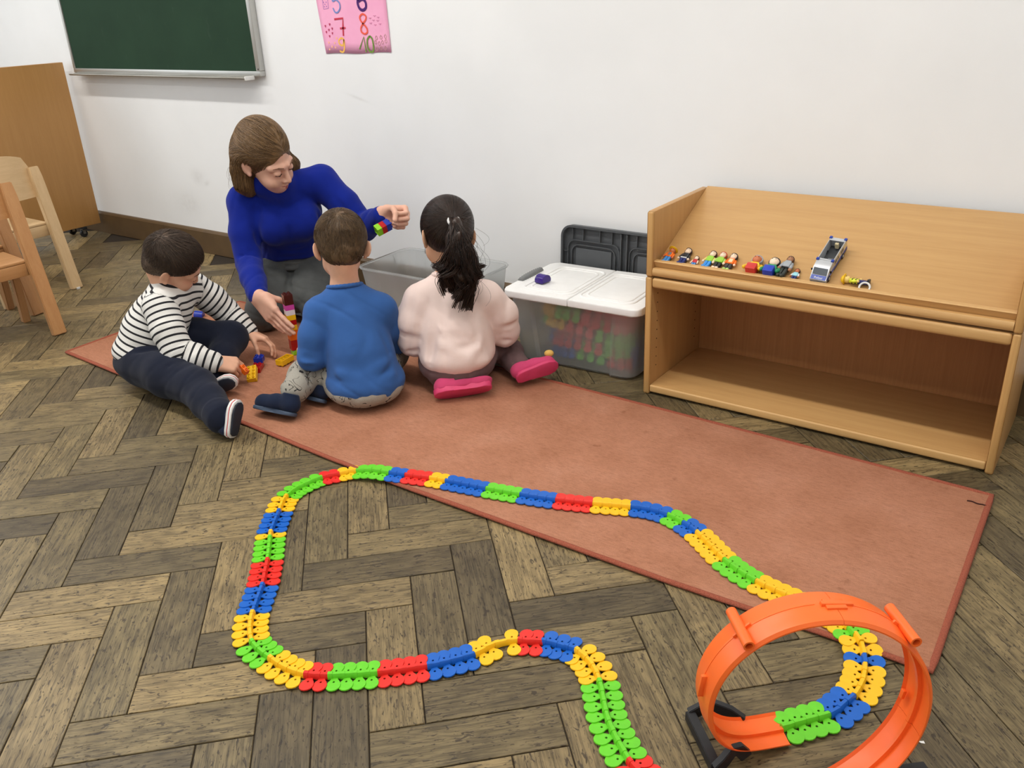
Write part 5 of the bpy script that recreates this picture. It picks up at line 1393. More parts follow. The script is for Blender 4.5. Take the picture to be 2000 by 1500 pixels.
# turtleneck
M_ROYAL = fabric('royal_blue_knit', (20,38,132), 0.85, 1400, 0.08, 0.2, 0.5)
F = Field()
F.ell((.074,.225,.430), (.138,.098,.118), k=.02); F.ell((.076,.280,.330), (.124,.100,.10), k=.05); F.ell((.077,.325,.255), (.134,.108,.07), k=.04)
F.ell((.022,.150,.405), (.072,.066,.072), k=.04); F.ell((.132,.148,.415), (.072,.066,.072), k=.04)
F.half((0,.26,.232), (0,-.35,-1), (.08,.3,.2), .24, .008)
F.chain([V3(.066,.185,.535), shR], [.062,.058], .03); F.chain([V3(.066,.185,.535), shL], [.062,.060], .03)
F.chain([shR,(shR+elR)/2+V3(-.006,0,0),elR], [.062,.056,.050], .018); F.chain([elR,(elR+wrR)/2+V3(0,.004,.002),wrR-(wrR-elR)*.06], [.050,.046,.036], .012)
F.chain([shL,(shL+elL)/2+V3(.004,0,.004),elL], [.064,.058,.052], .018); F.chain([elL,(elL+wrL)/2,wrL-(wrL-elL)*.06], [.052,.046,.037], .012)
nk = HW.p(0,-.032,-.075); F.chain([V3(.070,.175,.520), V3(.056,.150,.560), HW.p(0,-.004,-.098)], [.066,.062,.058], .016)
FW = folds([(V3(-.035,.13,.50),V3(-.055,.11,.42),-.006,.012),(V3(-.055,.11,.43),V3(-.045,.13,.34),-.009,.014),(V3(.175,.12,.53),V3(.20,.10,.45),-.006,.012),(V3(.20,.11,.46),V3(.18,.16,.36),-.010,.014),
  (V3(-.14,.09,.32),V3(-.05,.08,.31),-.004,.008),(V3(-.14,.09,.30),V3(-.05,.07,.29),.003,.008),(V3(-.14,.07,.27),V3(-.05,.05,.265),-.005,.008),(V3(-.13,.05,.25),V3(-.05,.02,.245),.003,.008),(V3(-.14,.15,.36),V3(-.05,.12,.35),-.004,.010),(V3(-.13,.14,.40),V3(-.05,.11,.395),.003,.012),
  (V3(.02,.19,.300),V3(.13,.19,.295),-.002,.012),(V3(.01,.20,.262),V3(.13,.20,.258),-.004,.010),(V3(.26,.10,.50),V3(.31,.07,.42),-.004,.012),(V3(.33,.05,.42),V3(.39,.02,.38),-.005,.010),(V3(.075,.09,.42),V3(.078,.12,.36),-.004,.016)], cloth(41,0.0022,40))
field_obj('turtleneck', F, 0.0038, M_ROYAL, wm, FW)
# jeans
t = NT('grey_denim'); v = t.coord(); w1 = t.noise(t.mapping(v,(1,1,1),rot=(0.6,0.3,0.5)), 1300, 2); f1 = t.noise(v, 9, 4)
k1 = t.math('ADD', t.math('MULTIPLY', f1, 0.65), t.math('MULTIPLY', w1, 0.35))
t.set(Base_Color=t.ramp(k1,[(0.3,srgb(58,60,60)),(0.7,srgb(98,100,98))]), Roughness=0.9); t.bump(w1, 0.3, 0.001); M_DENIM = t.m
F = Field(); F.ell((.077,.355,.190), (.152,.128,.098), k=.03); F.ell((.077,.315,.235), (.122,.098,.05), k=.03)
F.chain([hipR,(hipR+kneeR)/2+V3(-.006,0,.008),kneeR], [.100,.092,.068], .02); F.chain([hipL,(hipL+kneeL)/2+V3(.008,0,.006),kneeL], [.100,.092,.070], .02)
F.chain([kneeR,V3(-.07,.25,.065),footR], [.066,.060,.042], .02); F.chain([kneeL,V3(.16,.25,.065),footL], [.066,.060,.042], .02)
F.ell((.045,.23,.115), (.09,.13,.085), k=.03)
F.half((0,0,.0085), (0,0,-1), (.07,.3,0), .6, .004)
field_obj('jeans', F, 0.0042, M_DENIM, wm, folds([(V3(.0,.27,.27),V3(.05,.22,.24),-.006,.012),(V3(.15,.27,.27),V3(.10,.22,.24),-.006,.012),(V3(.077,.22,.25),V3(.077,.20,.20),-.008,.012),(V3(-.06,.26,.25),V3(.04,.24,.25),.004,.012),(V3(.10,.24,.25),V3(.21,.25,.25),.004,.012),(V3(.030,.06,.13),V3(.040,.16,.17),-.014,.014),(V3(.040,.15,.17),V3(.066,.27,.22),-.012,.014),(V3(-.10,.12,.15),V3(-.02,.09,.15),-.004,.012),(V3(-.09,.20,.20),V3(.0,.17,.19),-.004,.012)], cloth(43,0.0030,42)))
F = Field(); wb = [V3(.077+.118*math.cos(a), .312+.092*math.sin(a), .245+.012*math.sin(a)) for a in np.linspace(PI,2*PI,20)]
for a,b in zip(wb,wb[1:]): F.cone(a,b,.0055,.0055,.003); F.cone(a-V3(0,0,.022),b-V3(0,0,.022),.0045,.0045,.020)
field_obj('waistband', F, .0026, M_DENIM, wm)
M_SOCK = fabric('dark_sock', (40,40,44), 0.95)
for ft in (footR,footL):
    F = Field(); F.chain([ft+V3(0,-.02,0), ft+V3(0,.06,-.004), ft+V3(0,.15,-.022)], [.042,.036,.022], .02); F.half((0,0,.002), (0,0,-1), ft, .3, .003); field_obj('sock', F, .004, M_SOCK, wm)
# hair: swept back from the parting, falling to the shoulders
M_HAIR_W = hair_material('hair_chestnut', (72,52,32), (140,108,70), 0.40)
F = Field(); cw = 0.074
HW.ell(F, 0,-0.020,0.044, cw+.010, 0.094+.008, 0.084+.022, .01); HW.ell(F, 0,-.066,.004, .066,.056,.070, .03)
HW.ell(F, 0,.122,-.030, .092,.078,.102, .010,'s'); HW.ell(F, 0,.02,-.085, .066,.075,.060, .010,'s')
for s in (-1,1): HW.ell(F, s*(cw+.012),-.004,-.022, .018,.026,.034, .006,'s')
for s in (-1,):
    F.chain([HW.p(s*.056,-.062,.0), HW.p(s*.060,-.058,-.050), HW.p(s*.066,-.040,-.095), HW.p(s*.056,-.022,-.122)], [.034,.032,.030,.020], .03)
F.chain([HW.p(.066,-.050,.01), HW.p(.100,-.020,-.035), HW.p(.122,.010,-.075), HW.p(.118,.022,-.108)], [.032,.030,.030,.018], .02)
F.chain([HW.p(0,-.085,.0), HW.p(0,-.075,-.07), HW.p(0,-.058,-.110)], [.050,.044,.030], .04)
v_,q_ = F.surface(0.0034, wrinkles(51,.0016,110,(1,1,.5))); np_mesh('hair', v_, q_, M_HAIR_W, wm)
r = np.random.default_rng(61); lv = HW.to_local(v_); nrm = F.grad(v_); idx = r.choice(len(v_), 4800); st = v_[idx]
def swept(P, i):
    l = HW.to_local(P); out = np.zeros_like(P); w = np.clip((l[:,2]+.01)/.08,0,1)[:,None]
    back = HW.A@np.array([0,-1.0,.12]); down = HW.A@np.array([0,.1,-1.0])
    side = np.sign(l[:,0])[:,None]*HW.A[:,0]
    fr = np.clip((l[:,1]-.03)/.05,0,1)[:,None]
    return back*w+down*(1-w)+side*fr*w*0.45+r.normal(size=P.shape)*0.10
strand_mesh('hair_strands', flow_strands(F, st, swept, 8, .011, [0.0,.0016,.0022,.0024,.0024,.0022,.0020,.0020,.0026]), .00085, .0005, M_HAIR_W, wm)['kind'] = 'stuff'
wisp = []
for i in range(60):
    s = -1 if r.random() < .55 else 1; a = HW.p(s*(.085+r.uniform(0,.02)), -.055+r.uniform(-.03,.03), r.uniform(-.07,.03)); sw = r.uniform(.004,.016)
    wisp.append([a+HW.A@np.array([s*sw*math.sin(k/9*3.0), .01*k/9, -.055*k/9]) for k in range(10)])
strand_mesh('hair_wisps', np.array(wisp), .00045, .0002, M_HAIR_W, wm)['kind'] = 'stuff'
# ================================================================== boy in the striped jumper, sitting in profile
sb = empty('person', (-2.5185,1.4576,0), (0,0,R(59.94)))
tag(sb, 'boy with cropped dark hair in a black and white striped jumper', 'person')
HS = Head((0.100,0.120,0.408), basis((0.235,0.89,0.39),(0.845,0.005,-0.535),(0.48,-0.45,0.75)), 0.90)
shN, shF = V3(.034,.055,.290), V3(.158,.232,.282)
elN, wrN = V3(.054,-.042,.158), V3(.158,-.082,.112)
elF, wrF = V3(.248,.235,.180), V3(.310,.184,.102)
hipN, kneeN, ankN = V3(-.045,.085,.088), V3(.085,-.185,.080), V3(.128,-.395,.056)
hipF, kneeF, ankF = V3(.005,.225,.092), V3(.240,.130,.112), V3(.140,-.070,.052)
F = Field(); add_head(F, HS, True, True, 0.2)
F.chain([HS.p(0,-.035,-.045), V3(.070,.140,.325), V3(.055,.145,.28)], [.042,.044,.05], .02)
F.ell((.045,.145,.25), (.07,.075,.07), k=.03); F.ell((-.01,.15,.17), (.08,.08,.08), k=.03); F.ell((-.04,.155,.10), (.085,.085,.06), k=.03)
for s,e,w in ((shN,elN,wrN),(shF,elF,wrF)): F.chain([s,e,w], [.032,.027,.0225], .015)
add_hand(F, wrN, (.90,-.05,-.30), (.10,.75,.50), (.25,.35,-.9), 0.76, ((.75,.9,.6),(.8,.9,.6),(.85,.9,.6),(.9,.9,.6)), (.5,.5,.4))
add_hand(F, wrF, (.78,-.46,-.40), (-.25,-.85,.25), (.1,-.5,-.8), 0.74, ((.40,.55,.35),(.40,.55,.35),(.42,.55,.35),(.45,.55,.35)), (.4,.4,.3))
F.chain([hipN,kneeN,ankN,V3(.138,-.425,.05)], [.055,.040,.026,.022], .02); F.chain([hipF,kneeF,ankF,V3(.14,-.095,.05)], [.050,.038,.024,.020], .02)
field_obj('body', F, 0.0029, SKIN_BOY, sb)
face_details(HS, sb, M_BROW, True)
# striped jumper; the stripes run round the trunk and round each sleeve
t = NT('striped_jersey'); v = t.coord(); at = t.n('ShaderNodeAttribute'); at.attribute_name = 'stripe'
fr_ = t.math('FRACT', t.math('DIVIDE', at.outputs['Fac'], 0.0225)); w1 = t.noise(v, 1000, 2)
ln = t.math('LESS_THAN', t.math('ADD', fr_, t.math('MULTIPLY', t.math('SUBTRACT', w1, 0.5), 0.10)), 0.30)
sp = t.ramp(t.noise(v, 260, 2), [(0.70,(1,1,1,1)),(0.76,(0.55,0.55,0.56,1))])
base = t.mix(1.0, srgb(222,220,214), sp, 'MULTIPLY')
t.set(Base_Color=t.mix(ln, base, srgb(24,24,28)), Roughness=0.92); t.bump(w1, 0.25, 0.001); M_STRIPE = t.m
F = Field()
F.ell((.048,.145,.255), (.088,.100,.078), A=np.array(Matrix.Rotation(R(-30),3,'Z')), k=.02); F.ell((-.002,.150,.185), (.105,.108,.092), k=.05); F.ell((-.036,.155,.125), (.112,.112,.066), k=.04)
F.chain([V3(.068,.142,.305), shN], [.056,.050], .03); F.chain([V3(.068,.142,.305), shF], [.056,.050], .03)
F.chain([shN,(shN+elN)/2+V3(-.004,-.006,0),elN], [.054,.053,.048], .016); F.chain([elN,(elN+wrN)/2+V3(0,-.004,.0),wrN-(wrN-elN)*.05], [.048,.043,.035], .010)
F.chain([shF,(shF+elF)/2+V3(.004,0,.004),elF], [.054,.051,.046], .016); F.chain([elF,(elF+wrF)/2,wrF-(wrF-elF)*.05], [.046,.042,.034], .010)
F.half((0,0,.085), (-.25,-.1,-1), (-.03,.15,.06), .22, .008)
spine = [V3(-.042,.155,.05),V3(-.036,.155,.12),V3(-.004,.150,.19),V3(.048,.145,.26),V3(.075,.142,.33)]
def stripe_attr(v):
    best = np.full(len(v),9.0); val = np.zeros(len(v))
    def seg(a,b,r,s0):
        nonlocal best, val
        ba = b-a; L = np.linalg.norm(ba); tt = np.clip(((v-a)@ba)/(L*L),-.5,1.5); tc = np.clip(tt,0,1); d = np.linalg.norm(v-a-tc[:,None]*ba,axis=1)/r
        m = d < best; best = np.where(m,d,best); val = np.where(m,s0+tt*L,val); return s0+L
    ax = unit(spine[-1]-spine[0]); d = np.full(len(v),9.0)
    for a,b in zip(spine,spine[1:]):
        ba = b-a; tc = np.clip(((v-a)@ba)/(ba@ba),0,1); d = np.minimum(d, np.linalg.norm(v-a-tc[:,None]*ba,axis=1)/.118)
    best = d; val = (v-spine[0])@ax
    for sh_,e_,w_ in ((shN,elN,wrN),(shF,elF,wrF)):
        s = .40; s = seg(sh_,e_,.056,s); seg(e_,w_,.050,s)
    return {'stripe': val+.2}
FS = folds([(V3(.005,.03,.28),V3(-.012,.012,.20),-.008,.012),(V3(-.012,.015,.21),V3(-.02,.02,.13),-.010,.014),(V3(.01,-.05,.175),V3(.09,-.05,.165),-.004,.009),(V3(.01,-.05,.15),V3(.09,-.06,.145),.004,.009),(V3(.10,.05,.25),V3(.10,.04,.17),-.008,.014),(V3(.06,.04,.20),V3(.09,.06,.14),-.006,.012),
  (V3(-.09,.06,.17),V3(-.02,.03,.15),-.005,.012),(V3(-.10,.07,.14),V3(-.03,.035,.12),.005,.012),(V3(.22,.18,.21),V3(.25,.17,.19),-.004,.010)], cloth(71,0.0023,40))
field_obj('jumper', F, 0.0034, M_STRIPE, sb, FS, stripe_attr)
na = unit(HS.p(0,-.035,-.045)-V3(.070,.140,.325)); nb = unit(np.cross(na,V3(0,0,1))); nc = np.cross(na,nb); n0 = V3(.070,.140,.325)+na*.020
F = Field(); ring = [n0+.046*(math.cos(a)*nb+math.sin(a)*nc) for a in np.linspace(0,2*PI,25)]
for a,b in zip(ring,ring[1:]): F.cone(a,b,.0070,.0070,.004)
field_obj('collar', F, .0022, fabric('black_rib', (26,26,32), 0.95), sb)
M_NAVY = fabric('navy_trousers', (28,32,46), 0.9, 1200, 0.12, 0.25, 0.5)
F = Field(); F.ell((-.036,.152,.085), (.118,.118,.074), k=.03)
F.chain([hipN,(hipN+kneeN)/2+V3(-.006,0,.004),kneeN], [.082,.072,.060], .03); F.chain([kneeN,(kneeN+ankN)/2,ankN], [.060,.053,.046], .02); F.cyl(ankN-(ankN-kneeN)*.12, ankN+(ankN-kneeN)*.10, .049, .044, .006, .01)
F.cone(ankN, V3(.126,-.412,.052), .044, .036, .01)
F.chain([hipF,(hipF+kneeF)/2+V3(0,0,.012),kneeF], [.082,.072,.058], .03); F.chain([kneeF,(kneeF+ankF)/2,ankF], [.058,.048,.038], .02)
F.half((0,0,.0075), (0,0,-1), (.05,-.1,0), .6, .004)
field_obj('trousers', F, 0.0038, M_NAVY, sb, folds([(V3(.02,-.12,.14),V3(.10,-.10,.12),-.006,.010),(V3(.0,-.09,.14),V3(.09,-.08,.14),.005,.010),(V3(.04,-.16,.13),V3(.14,-.15,.09),-.005,.010),(V3(.08,-.30,.10),V3(.16,-.30,.08),-.005,.010),(V3(.09,-.33,.10),V3(.17,-.33,.07),.004,.009),(V3(-.08,.05,.15),V3(.0,.0,.16),-.006,.012),(V3(.09,.14,.18),V3(.17,.10,.17),-.005,.014)], cloth(73,0.0015,34)))
M_WHITE_R = plastic('white_rubber', (228,226,222), 0.5); M_RED_R = plastic('red_line', (196,52,50), 0.5); M_NAVY_UP = fabric('navy_canvas', (36,42,62), 0.9, 900, 0.12)
# near shoe stands on its heel with the sole towards the right, far shoe lies on its side under the hand
d1 = unit(V3(.35,.24,.90)); h1 = V3(.152,-.462,.012)
shoe(sb, 'shoe', h1, h1+d1*.106, (-.70,.62,.10), M_NAVY_UP, M_NAVY_SOLE, tall=.075, width=1.40, thick=.006, band=[(.006,.013,M_WHITE_R,1.10),(.013,.0155,M_RED_R,1.105),(.0155,.023,M_WHITE_R,1.10)])
h2 = V3(.108,-.118,.018); d2 = unit(V3(.79,-.43,.43))
shoe(sb, 'shoe', h2, h2+d2*.118, (.35,.85,.2), M_NAVY_UP, M_NAVY_SOLE, tall=.060, width=1.15, thick=.006, band=[(.006,.012,M_WHITE_R,1.10),(.012,.0145,M_RED_R,1.105),(.0145,.021,M_WHITE_R,1.10)])
M_HAIR_CROP = hair_material('hair_cropped', (44,34,28), (92,74,60), 0.55)
short_hair(HS, sb, M_HAIR_CROP, 81, 7500, 0.028, (0.0,-0.060,0.100), 0.7, low=-0.040, puff=0.008, face=(0.108,-0.012,0.100,0.080,0.100), lifts=(0.0,0.0035,0.0065,0.0085), side=(0.0,0.07,0.12))
# ================================================================== toy bricks
BU, BP = 0.0192, 0.0159           # brick height, stud pitch
def brick_mesh(nx, ny, h, tubes=True, studs=True):
    bm = bmesh.new(); w, d = nx*BP-0.0002, ny*BP-0.0002; t_ = 0.0024
    def ring(a,b,z): return [bm.verts.new((x,y,z)) for x,y in ((-a,-b),(a,-b),(a,b),(-a,b))]
    c = 0.0006
    o0 = ring(w/2,d/2,0); o1 = ring(w/2,d/2,h-c); o2 = ring(w/2-c,d/2-c,h); i0 = ring(w/2-t_,d/2-t_,0); i1 = ring(w/2-t_,d/2-t_,h-t_)
    for a,b in ((o0,o1),(o1,o2),(i1,i0),(i0,o0)):
        for k in range(4): bm.faces.new((a[k],a[(k+1)%4],b[(k+1)%4],b[k]))
    bm.faces.new(o2); bm.faces.new(i1[::-1])
    if studs:
        for i in range(nx):
            for j in range(ny):
                add_lathe(bm, [(0.0047,h-0.0003),(0.0047,h+0.0040),(0.0043,h+0.0044),(0.0030,h+0.0044),(0.0030,h+0.0012),(0.0,h+0.0012)], 14, Matrix.Translation(((i-(nx-1)/2)*BP,(j-(ny-1)/2)*BP,0)))
    if tubes:
        for i in range(nx-1):
            for j in range(ny-1):
                add_lathe(bm, [(0.0064,0.0006),(0.0064,h-t_-0.0002),(0.0054,h-t_-0.0002),(0.0054,0.0006)], 14, Matrix.Translation(((i-(nx-2)/2)*BP,(j-(ny-2)/2)*BP,0)))
    return bm
def brick(label, nx, ny, units, color, M, studs=True, group=None):
    o = bm_obj('toy_brick', brick_mesh(nx, ny, BU*units, True, studs), color, angle=35); o.matrix_world = M
    tag(o, label, 'toy brick', group); return o
BC = {k: plastic('brick_'+k, v, 0.25, 0.02) for k,v in dict(red=(176,18,18), orange=(236,110,24), yellow=(240,190,28), white=(232,222,226), pink=(206,72,164), brown=(74,24,16), green=(142,206,40), blue=(24,52,160), violet=(52,24,120)).items()}
TWX, TWY = -2.4035, 1.9185; TR = R(51.85+13)
z = 0.0075
gb = bmesh.new(); L = 0.0635; prof = [(-L/2,0.0),(L/2,0.0),(L/2,BU),(-L/2+0.017,BU)]+[(-L/2+0.017*(1-math.sin(a)),BU*math.cos(a)*1.0+0.0*a) for a in np.linspace(0.15,1.45,8)]
add_prism(gb, prof, -0.0159, 0.0159, M=Matrix(((1,0,0,0),(0,0,-1,0),(0,1,0,0),(0,0,0,1))), bev=0.0006, seg=1)
for i in range(1,4):
    for j in (-1,1): add_lathe(gb, [(0.0047,BU-0.0002),(0.0047,BU+0.0042),(0.0,BU+0.0044)], 14, Matrix.Translation(((i-1.5)*BP,j*BP/2,0)))
go = bm_obj('toy_brick', gb, BC['green'], angle=35); go.matrix_world = Matrix.Translation((TWX,TWY,z)) @ Matrix.Rotation(TR,4,'Z') @ Matrix.Translation((0.018,0,0))
tag(go, 'lime green curved brick at the foot of the brick tower', 'toy brick', 'bricks of the tower'); z += BU
for nm,u,lab in (('red',2,'tall dark red brick above the lime green foot of the tower'),('orange',2,'tall orange brick in the lower half of the brick tower'),('yellow',1,'lower of the two yellow bricks in the tower, right above the orange'),('red',1,'thin red brick between the two yellow bricks of the tower'),('yellow',1,'upper of the two yellow bricks in the tower, under the white'),('white',1,'white brick in the brick tower under the pink one'),('pink',1,'pink brick in the tower just under the brown top'),('brown',2,'dark brown brick on top of the brick tower')):
    brick(lab, 2, 2, u, BC[nm], Matrix.Translation((TWX,TWY,z)) @ Matrix.Rotation(TR+random.uniform(-.02,.02),4,'Z'), group='bricks of the tower'); z += BU*u
def sl_(x, y, z): # striped boy's frame to the room
    return sb.matrix_world @ Vector((x,y,z)) if False else Matrix.Translation(sb.location) @ Matrix.Rotation(R(59.94),4,'Z') @ Vector((x,y,z))
RS = R(59.94)
p = sl_(.304,.045,.0075); brick('red brick lying on the rug under the blue one by the striped boy', 2, 4, 1, BC['red'], Matrix.Translation(p) @ Matrix.Rotation(RS-R(22),4,'Z'))
p = sl_(.317,.072,.0075+BU); bb_ = brick('dark blue brick set on the red brick under the striped boy\'s left hand', 2, 2, 1, BC['blue'], Matrix.Translation(p) @ Matrix.Rotation(RS-R(22),4,'Z'))
p = sl_(.275,-.030,.0260); brick('bright yellow brick tilted beside the striped boy\'s right hand', 2, 4, 1, BC['yellow'], Matrix.Translation(p) @ Matrix.Rotation(RS-R(14),4,'Z') @ Matrix.Rotation(R(24),4,'X') @ Matrix.Rotation(R(-10),4,'Y') @ Matrix.Translation((0,0,-BU/2)))
p = sl_(.246,-.088,.070); brick('small orange brick held in the striped boy\'s right hand', 1, 2, 1, BC['orange'], Matrix.Translation(p) @ Matrix.Rotation(RS+R(30),4,'Z') @ Matrix.Rotation(R(35),4,'X') @ Matrix.Translation((0,0,-BU/2)))
brick('yellow brick lying upside down on the rug near the tower foot', 2, 4, 1, BC['yellow'], Matrix.Translation((-2.362,1.832,.0075+BU+.0046)) @ Matrix.Rotation(R(10),4,'Z') @ Matrix.Rotation(PI,4,'X'))
# bricks in the woman's raised hand
WMAT = Matrix.Translation(wm.location) @ Matrix.Rotation(R(51.85),4,'Z')
stk = WMAT @ Matrix.Translation((.374,-.135,.412)) @ Matrix.Rotation(R(14),4,'Z') @ Matrix.Rotation(R(72),4,'Y') @ Matrix.Rotation(R(25),4,'Z')
for i,(nm,lab) in enumerate((('green','lime green brick at the near end of the stack in the woman\'s raised hand'),('red','red brick in the middle of the stack in the woman\'s raised hand'),('blue','blue brick gripped by the fingers of the woman\'s raised hand'))):
    brick(lab, 2, 2, 1, BC[nm], stk @ Matrix.Translation((0,0,i*BU)), group='bricks in the woman\'s hand')
# blue pieces behind the striped boy and the violet one on the lid
def curved(label, color, M, w=.0318, d=.0318, h=.0192):
    bm = bmesh.new(); pr = [(-d/2,.0),(d/2,.0),(d/2,h*.35)]+[(d/2*math.cos(a),h*.35+h*.65*math.sin(a)) for a in np.linspace(.25,PI-.25,9)]+[(-d/2,h*.35)]
    add_prism(bm, pr, -w/2, w/2, M=Matrix(((0,0,1,0),(1,0,0,0),(0,1,0,0),(0,0,0,1))), bev=.0008, seg=1)
    o = bm_obj('toy_brick', bm, color, angle=30); o.matrix_world = M; return tag(o, label, 'toy brick')
curved('violet round-topped brick lying on the white box lid', BC['violet'], Matrix.Translation((-1.612,2.385,.2705)) @ Matrix.Rotation(R(-8),4,'Z'), .036, .044, .026)
curved('blue brick lying on the rug behind the striped boy', BC['blue'], Matrix.Translation((-3.085,1.995,.0085)) @ Matrix.Rotation(R(35),4,'Z') @ Matrix.Rotation(R(8),4,'Y'), .036, .036, .024)

# ================================================================== toy figures on the sloping board
SKIN_P = plastic('toy_skin', (236,178,138), 0.4); SKIN_D = plastic('toy_skin_dark', (196,112,70), 0.4); SKIN_L = plastic('toy_skin_pale', (246,218,190), 0.4)
def P_(n, c): return plastic('toy_'+n, c, 0.35)
TW, TY, TO = P_('white',(226,226,222)), P_('yellow',(242,196,34)), P_('orange',(244,116,30))
def cap_bar(bm, a, b, r, n=8):
    add_tube(bm, [Vector(a),Vector(b)], r, n)
def figure(label, u, v, s, legs, top, arms, hair, skin=SKIN_P, hat=None, tilt=0.0, belt=None, hands=None, bib=None, feet=None, name='toy_figure', M=None, wide=1.0, slim=1.0, hk=1.0, group='toy figures on the display top'):
    r = empty(name); r.matrix_world = M if M is not None else SLOPE_W @ Matrix.Translation((u,v+.0005,0.0004)) @ Matrix.Rotation(R(tilt),4,'Z')
    tag(r, label, 'toy figure', group)
    k = s/0.075; w = wide
    def bx(name, x0,x1,y0,y1,z0,z1,m,b=.0012): return box(name, x0*k*w,x1*k*w,y0*k,y1*k,z0*k,z1*k,m,r,b*k,2)
    for sx in (-1,1):
        x0,x1 = (-.0095,-.0006) if sx < 0 else (.0006,.0095)
        bx('leg', x0*slim, x1*slim, .004,.030,.003,.013, legs, .002); bx('foot', x0*slim, x1*slim, 0.0,.006,.002,.018, feet or legs, .002)
    bm = bmesh.new(); add_prism(bm, [(-.0095*k*w*slim,.029*k),(.0095*k*w*slim,.029*k),(.0105*k*w,.044*k),(.0075*k*w,.0505*k),(-.0075*k*w,.0505*k),(-.0105*k*w,.044*k)], .0025*k, .0145*k, bev=.002*k); bm_obj('torso', bm, top, r, angle=45)
    if belt: bx('belt', -.0097*slim,.0097*slim,.028,.031,.002,.015,belt,.0004)
    if bib: bx('bib', -.0055,.0055,.033,.047,.0140,.0152,bib,.0004)
    for sx in (-1,1):
        bm = bmesh.new(); cap_bar(bm, (sx*.0112*k*w,.0465*k,.0085*k), (sx*.0150*k*w,.030*k,.0105*k), .0036*k); bm_obj('arm', bm, arms, r, smooth=True)
        bm = bmesh.new(); bmesh.ops.create_icosphere(bm, subdivisions=2, radius=.0038*k, matrix=Matrix.Translation((sx*.0156*k*w,.0265*k,.0112*k))); bm_obj('hand', bm, hands or skin, r, smooth=True)
    bm = bmesh.new(); add_lathe(bm, [(0,.0500*k),(.0058*k,.0505*k),(.0090*k,.0535*k),(.0096*k,.0590*k),(.0090*k,.0650*k),(.0060*k,.0690*k),(0,.0700*k)], 18, Matrix.Translation((0,0,.0095*k)) @ Matrix(((1,0,0,0),(0,0,1,0),(0,-1,0,0),(0,0,0,1))) @ Matrix.Scale(-1,4,(0,1,0)))
    hd = bm_obj('head', bm, skin, r, smooth=True)
    for sx in (-1,1):
        e = bmesh.new(); bmesh.ops.create_icosphere(e, subdivisions=1, radius=.0011*k, matrix=Matrix.Translation((sx*.0034*k,.0605*k,.0186*k))); bm_obj('eye', e, M_DARK, hd, smooth=True)
    if hair is not None:
        bm = bmesh.new(); bmesh.ops.create_uvsphere(bm, u_segments=20, v_segments=12, radius=1.0)
        for q in list(bm.verts):
            if q.co.z > .30 and q.co.y < .40: q.co.z = .30
        bmesh.ops.transform(bm, matrix=Matrix.Translation((0,.0605*k,.0085*k)) @ Matrix.Diagonal((.0118*k,.0125*k,.0125*k,1)), verts=bm.verts); bm_obj('hair', bm, hair, hd, smooth=True)
    if hk != 1.0: hd.matrix_local = Matrix.Translation((0,.050*k,.0095*k)) @ Matrix.Scale(hk,4) @ Matrix.Translation((0,-.050*k,-.0095*k))
    if hat is not None:
        bm = bmesh.new(); bmesh.ops.create_uvsphere(bm, u_segments=20, v_segments=10, radius=1.0)
        for q in bm.verts: q.co.y = max(q.co.y, 0.0)
        bmesh.ops.transform(bm, matrix=Matrix.Translation((0,.0625*k,.0090*k)) @ Matrix.Diagonal((.0122*k,.0120*k,.0125*k,1)), verts=bm.verts)
        add_lathe(bm, [(.0150*k,0),(.0155*k,.0008*k),(.0150*k,.0016*k)], 20, Matrix.Translation((0,.0640*k,.0100*k)) @ Matrix.Rotation(-PI/2,4,'X')); bm_obj('hard_hat', bm, hat, hd, angle=40)
    return r
DK, BLU, NVY, BRN, GRY = P_('black',(34,32,34)), P_('sky_blue',(70,140,206)), P_('navy',(34,44,104)), P_('brown_hair',(74,40,28)), P_('grey',(160,164,168))
figure('toy builder with yellow hard hat, orange sleeves and light blue dungarees', .046, .000, .070, BLU, TO, TO, None, SKIN_D, TY, -4, bib=P_('bib_grey',(120,120,122)))
figure('toy man with black beard, striped shirt and dark blue trousers next to the builder', .096, .000, .075, NVY, P_('dark_shirt',(60,62,66)), DK, P_('dark_brown_hair',(54,36,32)), SKIN_L, None, -3, belt=TW, bib=DK)
figure('small toy child in a red top and blue trousers', .134, .000, .050, BLU, P_('red',(190,44,48)), SKIN_L, BRN, SKIN_L, None, 0)
figure('toy figure in a lime vest with bright blue trousers and brown hair', .174, .001, .076, P_('bright_blue',(58,142,216)), P_('lime',(150,200,64)), P_('pale_yellow',(232,206,120)), BRN, SKIN_L, None, -3)
figure('red-haired toy figure in a lime top with black trousers', .206, .001, .077, DK, P_('lime',(150,200,64)), P_('lime_sleeve',(176,208,110)), P_('red_hair',(190,72,36)), SKIN_L, None, -2, feet=SKIN_L)
figure('black-haired toy figure in an orange jacket with dark grey trousers', .239, .001, .077, P_('charcoal',(58,56,56)), TO, TO, P_('black_hair',(40,28,28)), SKIN_L, None, -2, bib=P_('cream',(240,204,160)), feet=P_('pale_green',(176,210,110)))
